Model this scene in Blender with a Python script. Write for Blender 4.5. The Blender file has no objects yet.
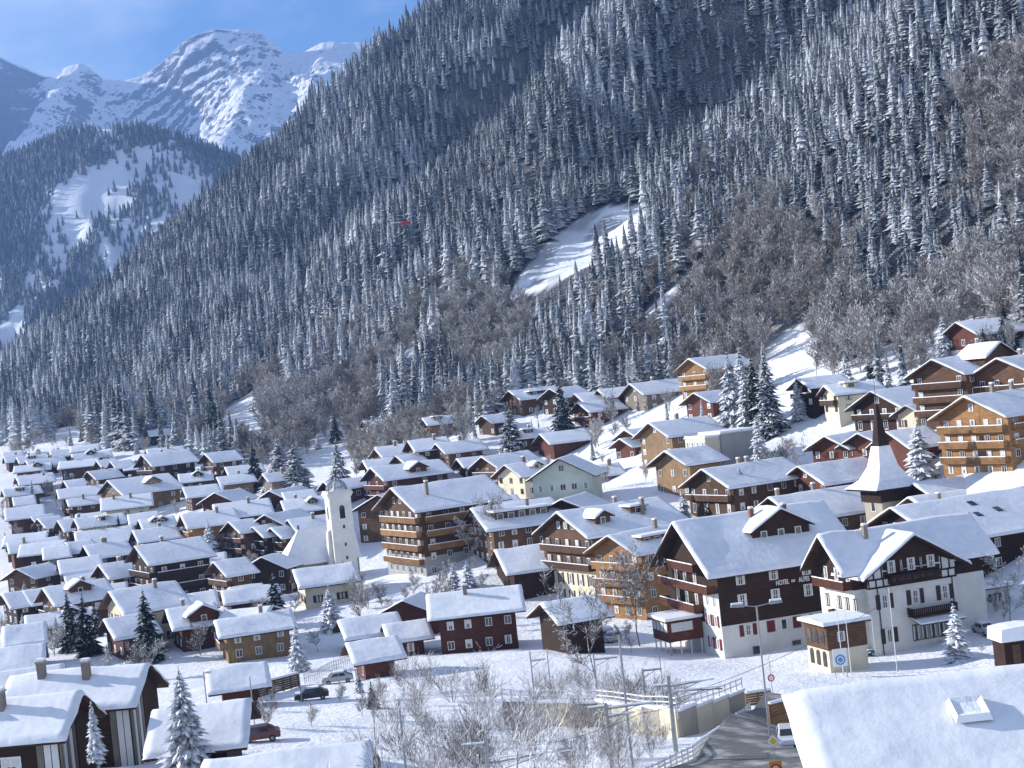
import bpy, math, random
import numpy as np
from mathutils import Vector, Matrix, Euler
R = math.radians
scene = bpy.context.scene
col = scene.collection

# ------------------------------------------------------------------ camera
F = 1500.0                      # focal length in pixels of the 1024 wide frame
ROLL = 6.0
SR, CR = math.sin(R(ROLL)), math.cos(R(ROLL))
cam_d = bpy.data.cameras.new('camera')
cam_d.sensor_width = 36.0
cam_d.lens = 36.0 * F / 1024.0
cam_d.clip_start = 0.5
cam_d.clip_end = 20000
cam = bpy.data.objects.new('camera', cam_d)
cam.matrix_world = Matrix.Rotation(R(90), 4, 'X') @ Matrix.Rotation(R(-ROLL), 4, 'Z')
col.objects.link(cam)
scene.camera = cam

# ------------------------------------------------------------------ sky and sun
SUN_EL, SUN_PHI = R(22), R(-16)  # from the left of the picture, a little from the far side
sun_dir = Vector((-math.cos(SUN_EL) * math.cos(SUN_PHI), -math.cos(SUN_EL) * math.sin(SUN_PHI), math.sin(SUN_EL)))
world = bpy.data.worlds.new('World')
scene.world = world
world.use_nodes = True
nt = world.node_tree
nt.nodes.clear()
w_out = nt.nodes.new('ShaderNodeOutputWorld')
w_bg = nt.nodes.new('ShaderNodeBackground')
w_sky = nt.nodes.new('ShaderNodeTexSky')
w_sky.sky_type = 'NISHITA'
w_sky.sun_disc = False
w_sky.sun_elevation = SUN_EL
w_sky.sun_rotation = R(270) - SUN_PHI
w_sky.altitude = 1200
w_sky.air_density = 1.0
w_sky.dust_density = 0.15
w_sky.ozone_density = 7.0
# thin high cloud, spread over the whole sky
w_tc = nt.nodes.new('ShaderNodeTexCoord')
w_map = nt.nodes.new('ShaderNodeMapping')
w_map.inputs['Scale'].default_value = (0.8, 0.8, 1.5)
w_map.inputs['Location'].default_value = (0.35, 0.0, 0.06)
w_noise = nt.nodes.new('ShaderNodeTexNoise')
w_noise.inputs['Scale'].default_value = 3.4
w_noise.inputs['Detail'].default_value = 7
w_noise.inputs['Roughness'].default_value = 0.55
w_ramp = nt.nodes.new('ShaderNodeValToRGB')
w_ramp.color_ramp.elements[0].position = 0.43
w_ramp.color_ramp.elements[0].color = (0, 0, 0, 1)
w_ramp.color_ramp.elements[1].position = 0.72
w_ramp.color_ramp.elements[1].color = (0.85, 0.85, 0.85, 1)
w_mix = nt.nodes.new('ShaderNodeMixRGB')
w_mix.inputs['Color2'].default_value = (8.2, 8.6, 9.2, 1)
nt.links.new(w_tc.outputs['Generated'], w_map.inputs['Vector'])
nt.links.new(w_map.outputs[0], w_noise.inputs['Vector'])
nt.links.new(w_noise.outputs['Fac'], w_ramp.inputs[0])
nt.links.new(w_ramp.outputs[0], w_mix.inputs['Fac'])
nt.links.new(w_sky.outputs[0], w_mix.inputs['Color1'])
nt.links.new(w_mix.outputs[0], w_bg.inputs['Color'])
w_bg.inputs['Strength'].default_value = 0.09
nt.links.new(w_bg.outputs[0], w_out.inputs[0])

sun_l = bpy.data.lights.new('sun', 'SUN')
sun_l.energy = 5.0
sun_l.angle = R(0.5)
sun_l.color = (1.0, 0.97, 0.93)
sun_o = bpy.data.objects.new('sun', sun_l)
sun_o.rotation_euler = (-sun_dir).to_track_quat('-Z', 'Y').to_euler()
sun_o.location = (-200, 0, 300)
col.objects.link(sun_o)

scene.view_settings.view_transform = 'Standard'
scene.view_settings.look = 'None'
scene.view_settings.exposure = 0.8
scene.view_settings.gamma = 1.0
scene.cycles.max_bounces = 6
scene.cycles.volume_bounces = 0
scene.cycles.transparent_max_bounces = 8

# ------------------------------------------------------------------ helpers
def uv_of(px, py):              # picture point -> level (unrolled) picture offsets, v down
    dx, dy = px - 512.0, py - 384.0
    return dx * CR - dy * SR, dx * SR + dy * CR

def project(x, y, z):
    u = F * x / y; v = -F * z / y
    return 512 + u * CR + v * SR, 384 - u * SR + v * CR

def noise2(x, y, seed=0):       # value noise, vectorised
    x = np.asarray(x, float); y = np.asarray(y, float)
    xi = np.floor(x).astype(np.int64); yi = np.floor(y).astype(np.int64)
    fx = x - xi; fy = y - yi
    fx = fx * fx * fx * (fx * (fx * 6 - 15) + 10); fy = fy * fy * fy * (fy * (fy * 6 - 15) + 10)
    def h(a, b):
        n = (a * 374761393 + b * 668265263 + seed * 1442695041) & 0x7fffffff
        n = ((n ^ (n >> 13)) * 1274126177) & 0x7fffffff
        n = ((n ^ (n >> 16)) * 461845907) & 0x7fffffff
        return (n & 0xffff) / 65535.0 * 2 - 1
    a = h(xi, yi) * (1 - fx) + h(xi + 1, yi) * fx
    b = h(xi, yi + 1) * (1 - fx) + h(xi + 1, yi + 1) * fx
    return a * (1 - fy) + b * fy

def fbm(x, y, seed=0, octaves=4, gain=0.5):
    t = 0; a = 1.0
    for i in range(octaves):
        t = t + a * noise2(x, y, seed + i * 17); x = x * 2.03; y = y * 2.03; a *= gain
    return t

def ridged(x, y, seed=0, octaves=5, gain=0.5):
    t = 0; a = 1.0
    for i in range(octaves):
        t = t + a * (1 - np.abs(noise2(x, y, seed + i * 17)) * 2); x = x * 2.03; y = y * 2.03; a *= gain
    return t

def sstep(a, b, x):
    t = np.clip((x - a) / (b - a), 0, 1)
    return t * t * (3 - 2 * t)

def in_poly(px, py, poly):
    px = np.asarray(px, float); py = np.asarray(py, float)
    ins = np.zeros(px.shape, bool)
    n = len(poly); j = n - 1
    for i in range(n):
        xi, yi = poly[i]; xj, yj = poly[j]
        c = ((yi > py) != (yj > py)) & (px < (xj - xi) * (py - yi) / ((yj - yi) or 1e-9) + xi)
        ins ^= c; j = i
    return ins

class MB:
    """collects faces with material slots; build() links them as one mesh object"""
    def __init__(s): s.v = []; s.f = []; s.m = []
    def add(s, vs, fs, m=0):
        o = len(s.v); s.v.extend([tuple(q) for q in vs])
        for f in fs: s.f.append(tuple(i + o for i in f)); s.m.append(m)
    def box(s, x0, x1, y0, y1, z0, z1, m=0):
        s.add([(x0,y0,z0),(x1,y0,z0),(x1,y1,z0),(x0,y1,z0),(x0,y0,z1),(x1,y0,z1),(x1,y1,z1),(x0,y1,z1)],
              [(3,2,1,0),(4,5,6,7),(0,1,5,4),(1,2,6,5),(2,3,7,6),(3,0,4,7)], m)
    def tube(s, p0, p1, r0, r1, n=6, m=0, caps=True):
        p0 = Vector(p0); p1 = Vector(p1); d = (p1 - p0)
        if d.length < 1e-6: return
        d.normalize(); a = d.orthogonal().normalized(); b = d.cross(a)
        vs = []
        for p, r in ((p0, r0), (p1, r1)):
            for k in range(n):
                t = 2 * math.pi * k / n
                vs.append(p + a * (r * math.cos(t)) + b * (r * math.sin(t)))
        fs = [(k, (k + 1) % n, n + (k + 1) % n, n + k) for k in range(n)]
        if caps: fs += [tuple(range(n - 1, -1, -1)), tuple(range(n, 2 * n))]
        s.add(vs, fs, m)
    def prism(s, pts, a, b, axis=0, m=0):
        """closed outline pts (2D) extruded along axis 0=x, 1=y, 2=z between a and b"""
        n = len(pts)
        def P(p, t):
            return (t, p[0], p[1]) if axis == 0 else ((p[0], t, p[1]) if axis == 1 else (p[0], p[1], t))
        vs = [P(p, a) for p in pts] + [P(p, b) for p in pts]
        fs = [(k, (k + 1) % n, n + (k + 1) % n, n + k) for k in range(n)]
        fs += [tuple(range(n - 1, -1, -1)), tuple(range(n, 2 * n))]
        s.add(vs, fs, m)
    def mesh(s, name, mats, smooth=False):
        me = bpy.data.meshes.new(name)
        me.from_pydata(s.v, [], s.f)
        for m in (mats if isinstance(mats, (list, tuple)) else [mats]): me.materials.append(m)
        if any(s.m): me.polygons.foreach_set('material_index', s.m)
        if smooth: me.polygons.foreach_set('use_smooth', [True] * len(s.f))
        me.update()
        return me
    def build(s, name, mats, parent=None, smooth=False):
        return link(name, s.mesh(name, mats, smooth), parent)

def link(name, data, parent=None):
    o = bpy.data.objects.new(name, data); col.objects.link(o)
    if parent is not None: o.parent = parent
    return o
def empty(name, loc=(0, 0, 0), rz=0.0):
    o = bpy.data.objects.new(name, None); col.objects.link(o)
    o.location = loc; o.rotation_euler = (0, 0, rz); o.empty_display_size = 0.5
    return o
def tag(o, label=None, cat=None, group=None, kind=None):
    if label: o['label'] = label
    if cat: o['category'] = cat
    if group: o['group'] = group
    if kind: o['kind'] = kind
    return o
def copy_tree(o, parent=None):
    c = o.copy(); col.objects.link(c)
    if parent is not None: c.parent = parent
    for ch in o.children: copy_tree(ch, c)
    return c
def grid_mesh(name, xs, ys, zfun, mat, smooth=True):
    X, Y = np.meshgrid(xs, ys)
    Z = zfun(X, Y)
    nx, ny = len(xs), len(ys)
    co = np.stack([X, Y, Z], -1).reshape(-1, 3).astype(np.float32)
    i = np.arange(nx * ny).reshape(ny, nx)
    q = np.stack([i[:-1, :-1], i[:-1, 1:], i[1:, 1:], i[1:, :-1]], -1).reshape(-1, 4)
    me = bpy.data.meshes.new(name)
    me.vertices.add(len(co)); me.vertices.foreach_set('co', co.ravel())
    me.loops.add(q.size); me.loops.foreach_set('vertex_index', q.ravel().astype(np.int32))
    me.polygons.add(len(q))
    me.polygons.foreach_set('loop_start', np.arange(0, q.size, 4, dtype=np.int32))
    me.update(calc_edges=True); me.validate()
    me.polygons.foreach_set('use_smooth', [smooth] * len(q))
    me.materials.append(mat)
    return me, co

# ------------------------------------------------------------------ materials
class NB:                       # tiny node builder
    def __init__(s, name):
        s.m = bpy.data.materials.new(name); s.m.use_nodes = True
        s.t = s.m.node_tree; s.b = s.t.nodes['Principled BSDF']
    def n(s, typ, **kw):
        nd = s.t.nodes.new(typ)
        for k, v in kw.items():
            if hasattr(nd, k): setattr(nd, k, v)
            else: nd.inputs[k].default_value = v
        return nd
    def l(s, a, b): s.t.links.new(a, b)
    def noise(s, scale, detail=4, vec=None, rough=0.55):
        nd = s.n('ShaderNodeTexNoise'); nd.inputs['Scale'].default_value = scale
        nd.inputs['Detail'].default_value = detail; nd.inputs['Roughness'].default_value = rough
        if vec is not None: s.l(vec, nd.inputs['Vector'])
        return nd.outputs['Fac']
    def ramp(s, fac, *stops):
        nd = s.n('ShaderNodeValToRGB'); e = nd.color_ramp.elements
        while len(e) < len(stops): e.new(0.5)
        for k, (p, c) in enumerate(stops):
            e[k].position = p; e[k].color = (c, c, c, 1) if not isinstance(c, (tuple, list)) else (*c, 1)
        s.l(fac, nd.inputs[0]); return nd.outputs[0]
    def mix(s, fac, a, b, mode='MIX'):
        nd = s.n('ShaderNodeMixRGB'); nd.blend_type = mode
        for sock, v in ((nd.inputs[0], fac), (nd.inputs[1], a), (nd.inputs[2], b)):
            if isinstance(v, (int, float)): sock.default_value = v if sock == nd.inputs[0] else (v, v, v, 1)
            elif isinstance(v, (tuple, list)): sock.default_value = (*v, 1)
            else: s.l(v, sock)
        return nd.outputs[0]
    def math(s, op, a, b=0.0):
        nd = s.n('ShaderNodeMath'); nd.operation = op
        for k, v in enumerate((a, b)):
            if isinstance(v, (int, float)): nd.inputs[k].default_value = v
            else: s.l(v, nd.inputs[k])
        return nd.outputs[0]
    def bump(s, h, strength=0.3, dist=0.05):
        nd = s.n('ShaderNodeBump'); nd.inputs['Strength'].default_value = strength
        nd.inputs['Distance'].default_value = dist
        s.l(h, nd.inputs['Height']); s.l(nd.outputs[0], s.b.inputs['Normal'])
    def done(s, color, rough=0.8, spec=0.3):
        if isinstance(color, (tuple, list)): s.b.inputs['Base Color'].default_value = (*color, 1)
        else: s.l(color, s.b.inputs['Base Color'])
        s.b.inputs['Roughness'].default_value = rough
        s.b.inputs['Specular IOR Level'].default_value = spec
        return s.m
def rnd_fac(b, lo, hi):
    oi = b.n('ShaderNodeObjectInfo')
    mr = b.n('ShaderNodeMapRange'); mr.inputs['To Min'].default_value = lo; mr.inputs['To Max'].default_value = hi
    b.l(oi.outputs['Random'], mr.inputs['Value']); return mr.outputs[0]

SNOW = (0.86, 0.875, 0.90)
def m_snow():
    b = NB('snow'); g = b.n('ShaderNodeNewGeometry')
    n1 = b.noise(0.6, 5, g.outputs['Position']); n2 = b.noise(7.0, 4, g.outputs['Position'])
    c = b.mix(b.ramp(n1, (0.3, 0.0), (0.7, 1.0)), (0.80, 0.82, 0.855), (0.89, 0.90, 0.92))
    b.bump(b.math('ADD', b.math('MULTIPLY', n1, 1.0), b.math('MULTIPLY', n2, 0.25)), 0.5, 0.25)
    return b.done(c, 0.65, 0.25)
def m_roof_snow():              # settled snow on roofs: faint sag lines and small slides
    b = NB('roof_snow'); t = b.n('ShaderNodeTexCoord'); g = b.n('ShaderNodeNewGeometry')
    n1 = b.noise(0.9, 5, g.outputs['Position']); n2 = b.noise(6.0, 3, g.outputs['Position'])
    wv = b.n('ShaderNodeTexWave'); wv.inputs['Scale'].default_value = 0.35; wv.inputs['Distortion'].default_value = 2.5
    b.l(t.outputs['Object'], wv.inputs['Vector'])
    c = b.mix(b.ramp(n1, (0.35, 0.0), (0.65, 1.0)), (0.78, 0.80, 0.84), (0.88, 0.89, 0.91))
    h = b.math('ADD', n1, b.math('ADD', b.math('MULTIPLY', n2, 0.06), b.math('MULTIPLY', wv.outputs['Fac'], 0.05)))
    b.bump(h, 0.45, 0.14)
    return b.done(c, 0.6, 0.25)
def m_wood(name, c1, c2, plank=3.2, vertical=False):
    b = NB(name); t = b.n('ShaderNodeTexCoord'); mp = b.n('ShaderNodeMapping')
    mp.inputs['Scale'].default_value = (1, 1, 0.12) if vertical else (0.15, 0.15, 1)
    b.l(t.outputs['Object'], mp.inputs['Vector'])
    n1 = b.noise(5, 5, mp.outputs[0]); n2 = b.noise(0.5, 3, t.outputs['Object'])
    wv = b.n('ShaderNodeTexWave'); wv.bands_direction = 'X' if vertical else 'Z'; wv.inputs['Scale'].default_value = plank * 0.5
    wv.wave_profile = 'SAW'; b.l(t.outputs['Object'], wv.inputs['Vector'])
    c = b.mix(b.ramp(n1, (0.3, 0.0), (0.7, 1.0)), c1, c2)
    c = b.mix(b.math('MULTIPLY', b.ramp(n2, (0.35, 0.0), (0.7, 1.0)), 0.45), c, tuple(q * 0.55 for q in c1))
    c = b.mix(1.0, c, rnd_fac(b, 0.75, 1.25), 'MULTIPLY')
    b.bump(b.ramp(wv.outputs['Fac'], (0.0, 0.0), (0.12, 1.0)), 0.6, 0.03)
    return b.done(c, 0.78, 0.2)
def m_plaster(name, c):
    b = NB(name); g = b.n('ShaderNodeNewGeometry')
    n1 = b.noise(0.45, 5, g.outputs['Position']); n2 = b.noise(9, 3, g.outputs['Position'])
    k = b.mix(b.ramp(n1, (0.3, 0.0), (0.75, 1.0)), tuple(q * 0.82 for q in c), c)
    b.bump(n2, 0.25, 0.02)
    return b.done(k, 0.85, 0.2)
def m_plain(name, c, rough=0.6, metal=0.0, var=0.12, scale=4):
    b = NB(name); g = b.n('ShaderNodeNewGeometry')
    n1 = b.noise(scale, 4, g.outputs['Position'])
    k = b.mix(b.ramp(n1, (0.3, 0.0), (0.7, 1.0)), tuple(q * (1 - var) for q in c), tuple(min(1, q * (1 + var)) for q in c))
    b.b.inputs['Metallic'].default_value = metal
    return b.done(k, rough, 0.35)
def m_glass():
    b = NB('window_glass'); g = b.n('ShaderNodeNewGeometry')
    n1 = b.noise(0.35, 2, g.outputs['Position'])
    c = b.mix(b.ramp(n1, (0.45, 0.0), (0.6, 1.0)), (0.02, 0.025, 0.03), (0.09, 0.095, 0.10))
    return b.done(c, 0.08, 0.6)
def m_frosted(name, dark, dark2, frost_lo, frost_hi, nscale=2.0, snow=(0.80, 0.82, 0.86), side=0.0):
    """foliage or bark with snow lying on what faces up"""
    b = NB(name); g = b.n('ShaderNodeNewGeometry'); t = b.n('ShaderNodeTexCoord')
    sx = b.n('ShaderNodeSeparateXYZ'); b.l(g.outputs['True Normal'], sx.inputs[0])
    n1 = b.noise(nscale, 4, g.outputs['Position'], 0.65)
    k = b.math('ADD', b.math('ADD', sx.outputs['Z'], b.math('MULTIPLY', b.math('SUBTRACT', n1, 0.5), 2.2)), side)
    k = b.math('ADD', k, rnd_fac(b, -0.15, 0.15))
    f = b.ramp(k, (frost_lo, 0.0), (frost_hi, 1.0))
    n2 = b.noise(0.9, 2, g.outputs['Position'])
    d = b.mix(b.ramp(n2, (0.35, 0.0), (0.65, 1.0)), dark, dark2)
    d = b.mix(1.0, d, rnd_fac(b, 0.6, 1.35), 'MULTIPLY')
    return b.done(b.mix(f, d, snow), 0.8, 0.15)
M = {}
M['snow'] = m_snow(); M['roof_snow'] = m_roof_snow()
M['db'] = m_wood('dark_brown_wood', (0.028, 0.014, 0.010), (0.055, 0.027, 0.017))
M['mb'] = m_wood('brown_wood', (0.075, 0.040, 0.023), (0.15, 0.083, 0.046))
M['rb'] = m_wood('red_brown_wood', (0.085, 0.030, 0.019), (0.14, 0.052, 0.032))
M['lb'] = m_wood('honey_wood', (0.24, 0.125, 0.050), (0.40, 0.22, 0.095))
M['tb'] = m_wood('tan_wood', (0.20, 0.125, 0.065), (0.32, 0.21, 0.11), vertical=True)
M['gb'] = m_wood('weathered_grey_wood', (0.16, 0.135, 0.11), (0.27, 0.235, 0.195), vertical=True)
M['eave'] = m_wood('eave_wood', (0.045, 0.022, 0.013), (0.09, 0.044, 0.024))
M['eave_l'] = m_wood('light_eave_wood', (0.16, 0.075, 0.032), (0.26, 0.125, 0.055))
M['wh'] = m_plaster('white_plaster', (0.74, 0.73, 0.70))
M['cr'] = m_plaster('cream_plaster', (0.72, 0.64, 0.47))
M['gn'] = m_plaster('pale_green_plaster', (0.58, 0.63, 0.55))
M['gy'] = m_plaster('grey_plaster', (0.36, 0.36, 0.35))
M['bg'] = m_plaster('beige_render', (0.40, 0.36, 0.29))
M['stone'] = m_plaster('tower_stone', (0.76, 0.74, 0.68))
M['conc'] = m_plaster('old_concrete', (0.40, 0.36, 0.29))
M['glass'] = m_glass()
M['frame'] = m_plain('white_window_frame', (0.72, 0.71, 0.68), 0.55)
M['frame_d'] = m_plain('dark_window_frame', (0.09, 0.05, 0.03), 0.6)
M['curtain'] = m_plain('white_curtain', (0.62, 0.61, 0.58), 0.9)
M['sh_g'] = m_plain('dark_green_shutter', (0.02, 0.045, 0.03), 0.6)
M['sh_r'] = m_plain('dark_red_shutter', (0.14, 0.018, 0.02), 0.6)
M['sh_b'] = m_plain('brown_shutter', (0.05, 0.022, 0.014), 0.6)
M['chim'] = m_plain('chimney_render', (0.24, 0.20, 0.17), 0.9)
M['brick'] = m_plain('chimney_brick', (0.22, 0.09, 0.06), 0.9)
M['metal'] = m_plain('galvanised_metal', (0.34, 0.35, 0.36), 0.45, 0.7)
M['dmetal'] = m_plain('dark_metal', (0.045, 0.045, 0.05), 0.5, 0.5)
M['white_text'] = m_plain('white_letter_paint', (0.80, 0.80, 0.78), 0.5)
M['black'] = m_plain('black_rubber', (0.02, 0.02, 0.02), 0.8)
# ------------------------------------------------------------------ terrain
CTRL = [  # picture point and distance of ground seen there
 (770,765,100),(755,712,141),(722,655,215),(830,670,185),(880,640,200),(1000,640,190),(570,690,170),(570,650,212),
 (345,580,345),(420,575,345),(480,650,235),(110,778,112),(230,725,150),(360,705,170),(20,600,370),(20,685,240),(20,560,440),
 (20,470,600),(150,480,525),(240,500,430),(250,560,390),(130,560,400),(350,480,480),(450,450,440),(560,500,310),(600,590,268),
 (620,625,240),(640,480,330),(565,447,420),(690,440,360),(710,390,400),(885,527,262),(1000,470,250),(955,435,270),(970,340,330),
 (840,470,300),(880,430,310),(640,395,440),(540,405,470),(470,768,118),(640,740,135),(320,768,118),(150,640,270),(760,470,300)]
CX = []
for (a, b_, d) in CTRL:
    u, v = uv_of(a, b_); CX.append((u * d / F, d, -v * d / F))
CX += [(-300,500,-15),(-320,300,-38),(-300,150,-36),(-420,800,-8),(0,40,-19),(-100,50,-27),(100,50,-24),(150,150,-32),(200,250,-8),
       (0,-60,-16),(-250,20,-30),(250,0,-25),(0,70,-25),(-70,80,-28),(60,80,-29),(-200,600,-14),(-112,625,-4),(-10,480,-9),(60,425,-4)]
CX = np.array(CX)
def tps_fit(P, z, lam):
    n = len(P); d = np.linalg.norm(P[:, None] - P[None], axis=-1)
    K = np.where(d > 0, d * d * np.log(d + 1e-12), 0) + lam * np.eye(n)
    A = np.zeros((n + 3, n + 3)); Q = np.c_[np.ones(n), P]
    A[:n, :n] = K; A[:n, n:] = Q; A[n:, :n] = Q.T
    return np.linalg.solve(A, np.r_[z, 0, 0, 0])
_P = CX[:, :2] / 100.0
_W = tps_fit(_P, CX[:, 2], 0.02)
def tps(x, y):
    sh = np.shape(x); q = np.stack([np.ravel(x), np.ravel(y)], -1) / 100.0
    out = np.empty(len(q))
    for k in range(0, len(q), 40000):
        c = q[k:k + 40000]; d2 = ((c[:, None] - _P[None]) ** 2).sum(-1)
        out[k:k + 40000] = (0.5 * d2 * np.log(d2 + 1e-12)) @ _W[:-3] + _W[-3] + c @ _W[-2:]
    return out.reshape(sh)
def slope_s(x, y): return 0.8 * x + 0.6 * y - 285.0
CA, CB = np.array([-374.0, 1108.0]), np.array([-54.0, 1447.0])
_cd = (CB - CA) / np.linalg.norm(CB - CA); _cn = np.array([-_cd[1], _cd[0]])
def H(x, y):                    # ground height
    x = np.asarray(x, float); y = np.asarray(y, float)
    s = slope_s(x, y); a = -0.6 * x + 0.8 * y
    vill = tps(np.clip(x, -450, 300), np.clip(y, -80, 820)) + 0.25 * fbm(x / 9, y / 9, 3, 3)
    sp = np.maximum(s, -40)
    wob = 40 * fbm(x / 260, y / 260, 5, 3)
    t0 = (x - CA[0]) * _cn[0] + (y - CA[1]) * _cn[1]
    rib = ridged((a + wob + 0.25 * s) / 240, s / 900, 11, 4, 0.45) - 0.9
    ph = (a + 1.4 * wob + 0.15 * s + 40) / 265.0; fr_ = ph - np.floor(ph)      # spurs: steep on the near side, gentle on the far side
    spur = np.where(fr_ < .22, sstep(0, .22, fr_), 1 - sstep(.22, 1, fr_)) * (0.75 + 0.5 * noise2(np.floor(ph) * 1.7, a * 0 + .5, 77))
    mnt = -8 + 0.70 * sp + np.clip((s - 60) * 0.10, 0, 22) * rib + np.clip((s - 90) * 0.34, 0, 100) * (spur - .45) * (0.25 + 0.75 * sstep(-30, 260, -t0)) + np.clip(s / 40, 0, 1) * 3.5 * fbm(x / 40, y / 40, 21, 4)
    cd = (x - CA[0]) * _cd[0] + (y - CA[1]) * _cd[1]
    t = (x - CA[0]) * _cn[0] + (y - CA[1]) * _cn[1] - CREST_OFF(cd)
    mnt = mnt - 1.25 * np.maximum(0, t) - 0.3 * np.maximum(0, t + 60) ** 2 / 240 * (t < 60)
    w = sstep(5, 75, s)
    # the valley floor rises gently into the distance on the left
    z = vill * (1 - w) + mnt * w
    return np.maximum(z, -60)
def CREST_OFF(cd): return 14 * noise2(cd / 90.0, cd * 0 + 3.3, 9) + 7 * noise2(cd / 31.0, cd * 0 + 7.3, 19)
def hz(x, y): return float(H(np.array([x]), np.array([y]))[0])
_DC = np.arange(36.0, 1500.0, 6.0); _DF = np.arange(-6.0, 6.01, 0.25)
def hit(px, py, up=0.0, dmin=38.0):
    """world point where the sight line through a picture point stands `up` metres above the ground"""
    u, v = uv_of(px, py)
    def g(dd): return -v / F * dd - (H(u / F * dd, dd) + up)
    dc = _DC[_DC >= dmin - 6]
    ok = np.where(g(dc) <= 0)[0]
    d0 = dc[ok[0]] if len(ok) else dc[-1]
    dd = d0 + _DF; dd = dd[dd >= dmin]
    if not len(dd): dd = np.array([dmin])
    ok = np.where(g(dd) <= 0)[0]
    d = dd[ok[0]] if len(ok) else dd[-1]
    return u * d / F, d, -v * d / F

CLEAR = [  # snowy clearings on the mountainside, outlines in the picture
 [(505,302),(528,262),(566,225),(605,206),(650,203),(652,228),(620,250),(585,268),(548,288)],
 [(222,410),(262,390),(258,418),(230,424)],
 [(765,345),(800,326),(822,330),(815,352),(790,372),(770,365)],
 [(300,462),(340,432),(348,436),(330,470),(300,485)],
 [(30,450),(60,430),(80,430),(92,452),(70,462)],
 [(640,315),(705,262),(700,275),(655,315)],
 [(400,355),(425,340),(425,348),(405,362)],
 [(500,430),(600,418),(720,372),(735,385),(700,420),(600,470),(520,470)],
 [(790,400),(880,395),(1024,380),(1024,460),(790,460)],
]
def is_clear(px, py):
    c = np.zeros(np.shape(px), bool)
    for p in CLEAR: c |= in_poly(px, py, p)
    return c

def m_ground():
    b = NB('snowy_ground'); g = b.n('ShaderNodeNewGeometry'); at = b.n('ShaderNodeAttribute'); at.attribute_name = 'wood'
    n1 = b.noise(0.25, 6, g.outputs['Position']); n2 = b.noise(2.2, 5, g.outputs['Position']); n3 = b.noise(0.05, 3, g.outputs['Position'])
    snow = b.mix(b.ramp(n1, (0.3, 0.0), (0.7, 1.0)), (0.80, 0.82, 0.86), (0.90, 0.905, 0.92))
    shaded_litter = b.mix(b.ramp(n2, (0.35, 0.0), (0.65, 1.0)), (0.028, 0.027, 0.028), (0.085, 0.080, 0.078))  # woodland floor litter, its colour darkened to include the shade between trees
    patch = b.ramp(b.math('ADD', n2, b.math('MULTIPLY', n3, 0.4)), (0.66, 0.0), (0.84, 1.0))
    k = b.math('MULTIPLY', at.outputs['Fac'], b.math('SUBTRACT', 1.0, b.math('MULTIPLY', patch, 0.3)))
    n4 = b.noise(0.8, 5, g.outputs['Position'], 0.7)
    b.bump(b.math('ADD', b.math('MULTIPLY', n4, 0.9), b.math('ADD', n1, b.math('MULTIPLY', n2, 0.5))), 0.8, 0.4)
    return b.done(b.mix(k, snow, shaded_litter), 0.75, 0.2)
M['ground'] = m_ground()
xs = np.r_[np.arange(-900, -330, 12), np.arange(-330, 170, 2.6), np.arange(170, 900, 10)]
ys = np.r_[np.arange(-120, 70, 8), np.arange(70, 640, 2.6), np.arange(640, 1000, 5), np.arange(1000, 2300, 10)]
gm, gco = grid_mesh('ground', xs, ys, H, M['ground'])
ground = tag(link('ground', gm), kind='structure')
_gy = np.maximum(gco[:, 1], 1.0)
_gx, _gp = project(gco[:, 0].astype(float), _gy.astype(float), gco[:, 2].astype(float))
_s = slope_s(gco[:, 0], gco[:, 1])
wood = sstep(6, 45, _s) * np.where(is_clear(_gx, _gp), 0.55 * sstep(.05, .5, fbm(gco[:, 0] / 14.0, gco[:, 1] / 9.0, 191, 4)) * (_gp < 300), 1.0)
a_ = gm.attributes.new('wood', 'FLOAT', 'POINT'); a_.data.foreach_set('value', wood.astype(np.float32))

# ------------------------------------------------------------------ the hill behind and the high range
def prof(pts, d):               # skyline in the picture -> x, z at distance d
    o = []
    for p in pts:
        u, v = uv_of(*p); o.append((u * d / F, -v * d / F))
    return np.array(o)
HILL_D = 2500.0
hp_ = prof([(-330,330),(-200,265),(-100,215),(-30,180),(25,152),(70,134),(105,127),(150,132),(200,147),(240,160),(290,165),(360,190),(430,260),(520,330)], HILL_D)
def hill_z(x, y):
    crest = np.interp(x, hp_[:, 0], hp_[:, 1])
    t = (HILL_D - y)
    face = np.where(t > 0, -0.62 * t - 0.00012 * t * t * 0, 0.55 * t)
    rib = ridged((x + 0.45 * y + 70 * fbm(x / 300, y / 300, 41, 3)) / 330, y / 1500, 31, 4, 0.5) - 1.0
    k = np.clip((np.abs(t)) / 250, 0.0, 1)
    return crest + face + 85 * k * rib + 9 * fbm(x / 60, y / 60, 51, 4) * np.clip(np.abs(t) / 80, 0.3, 1)
def m_hill():
    b = NB('hill_snow'); g = b.n('ShaderNodeNewGeometry')
    n1 = b.noise(0.012, 6, g.outputs['Position'])
    c = b.mix(b.ramp(n1, (0.35, 0.0), (0.7, 1.0)), (0.74, 0.77, 0.82), (0.88, 0.89, 0.91))
    b.bump(n1, 0.5, 6.0)
    return b.done(c, 0.8, 0.2)
M['hill'] = m_hill()
hm, hco = grid_mesh('hill', np.arange(-1750, 420, 9.0), np.arange(1650, 2760, 9.0), hill_z, M['hill'])
tag(link('hill', hm), kind='structure')

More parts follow.
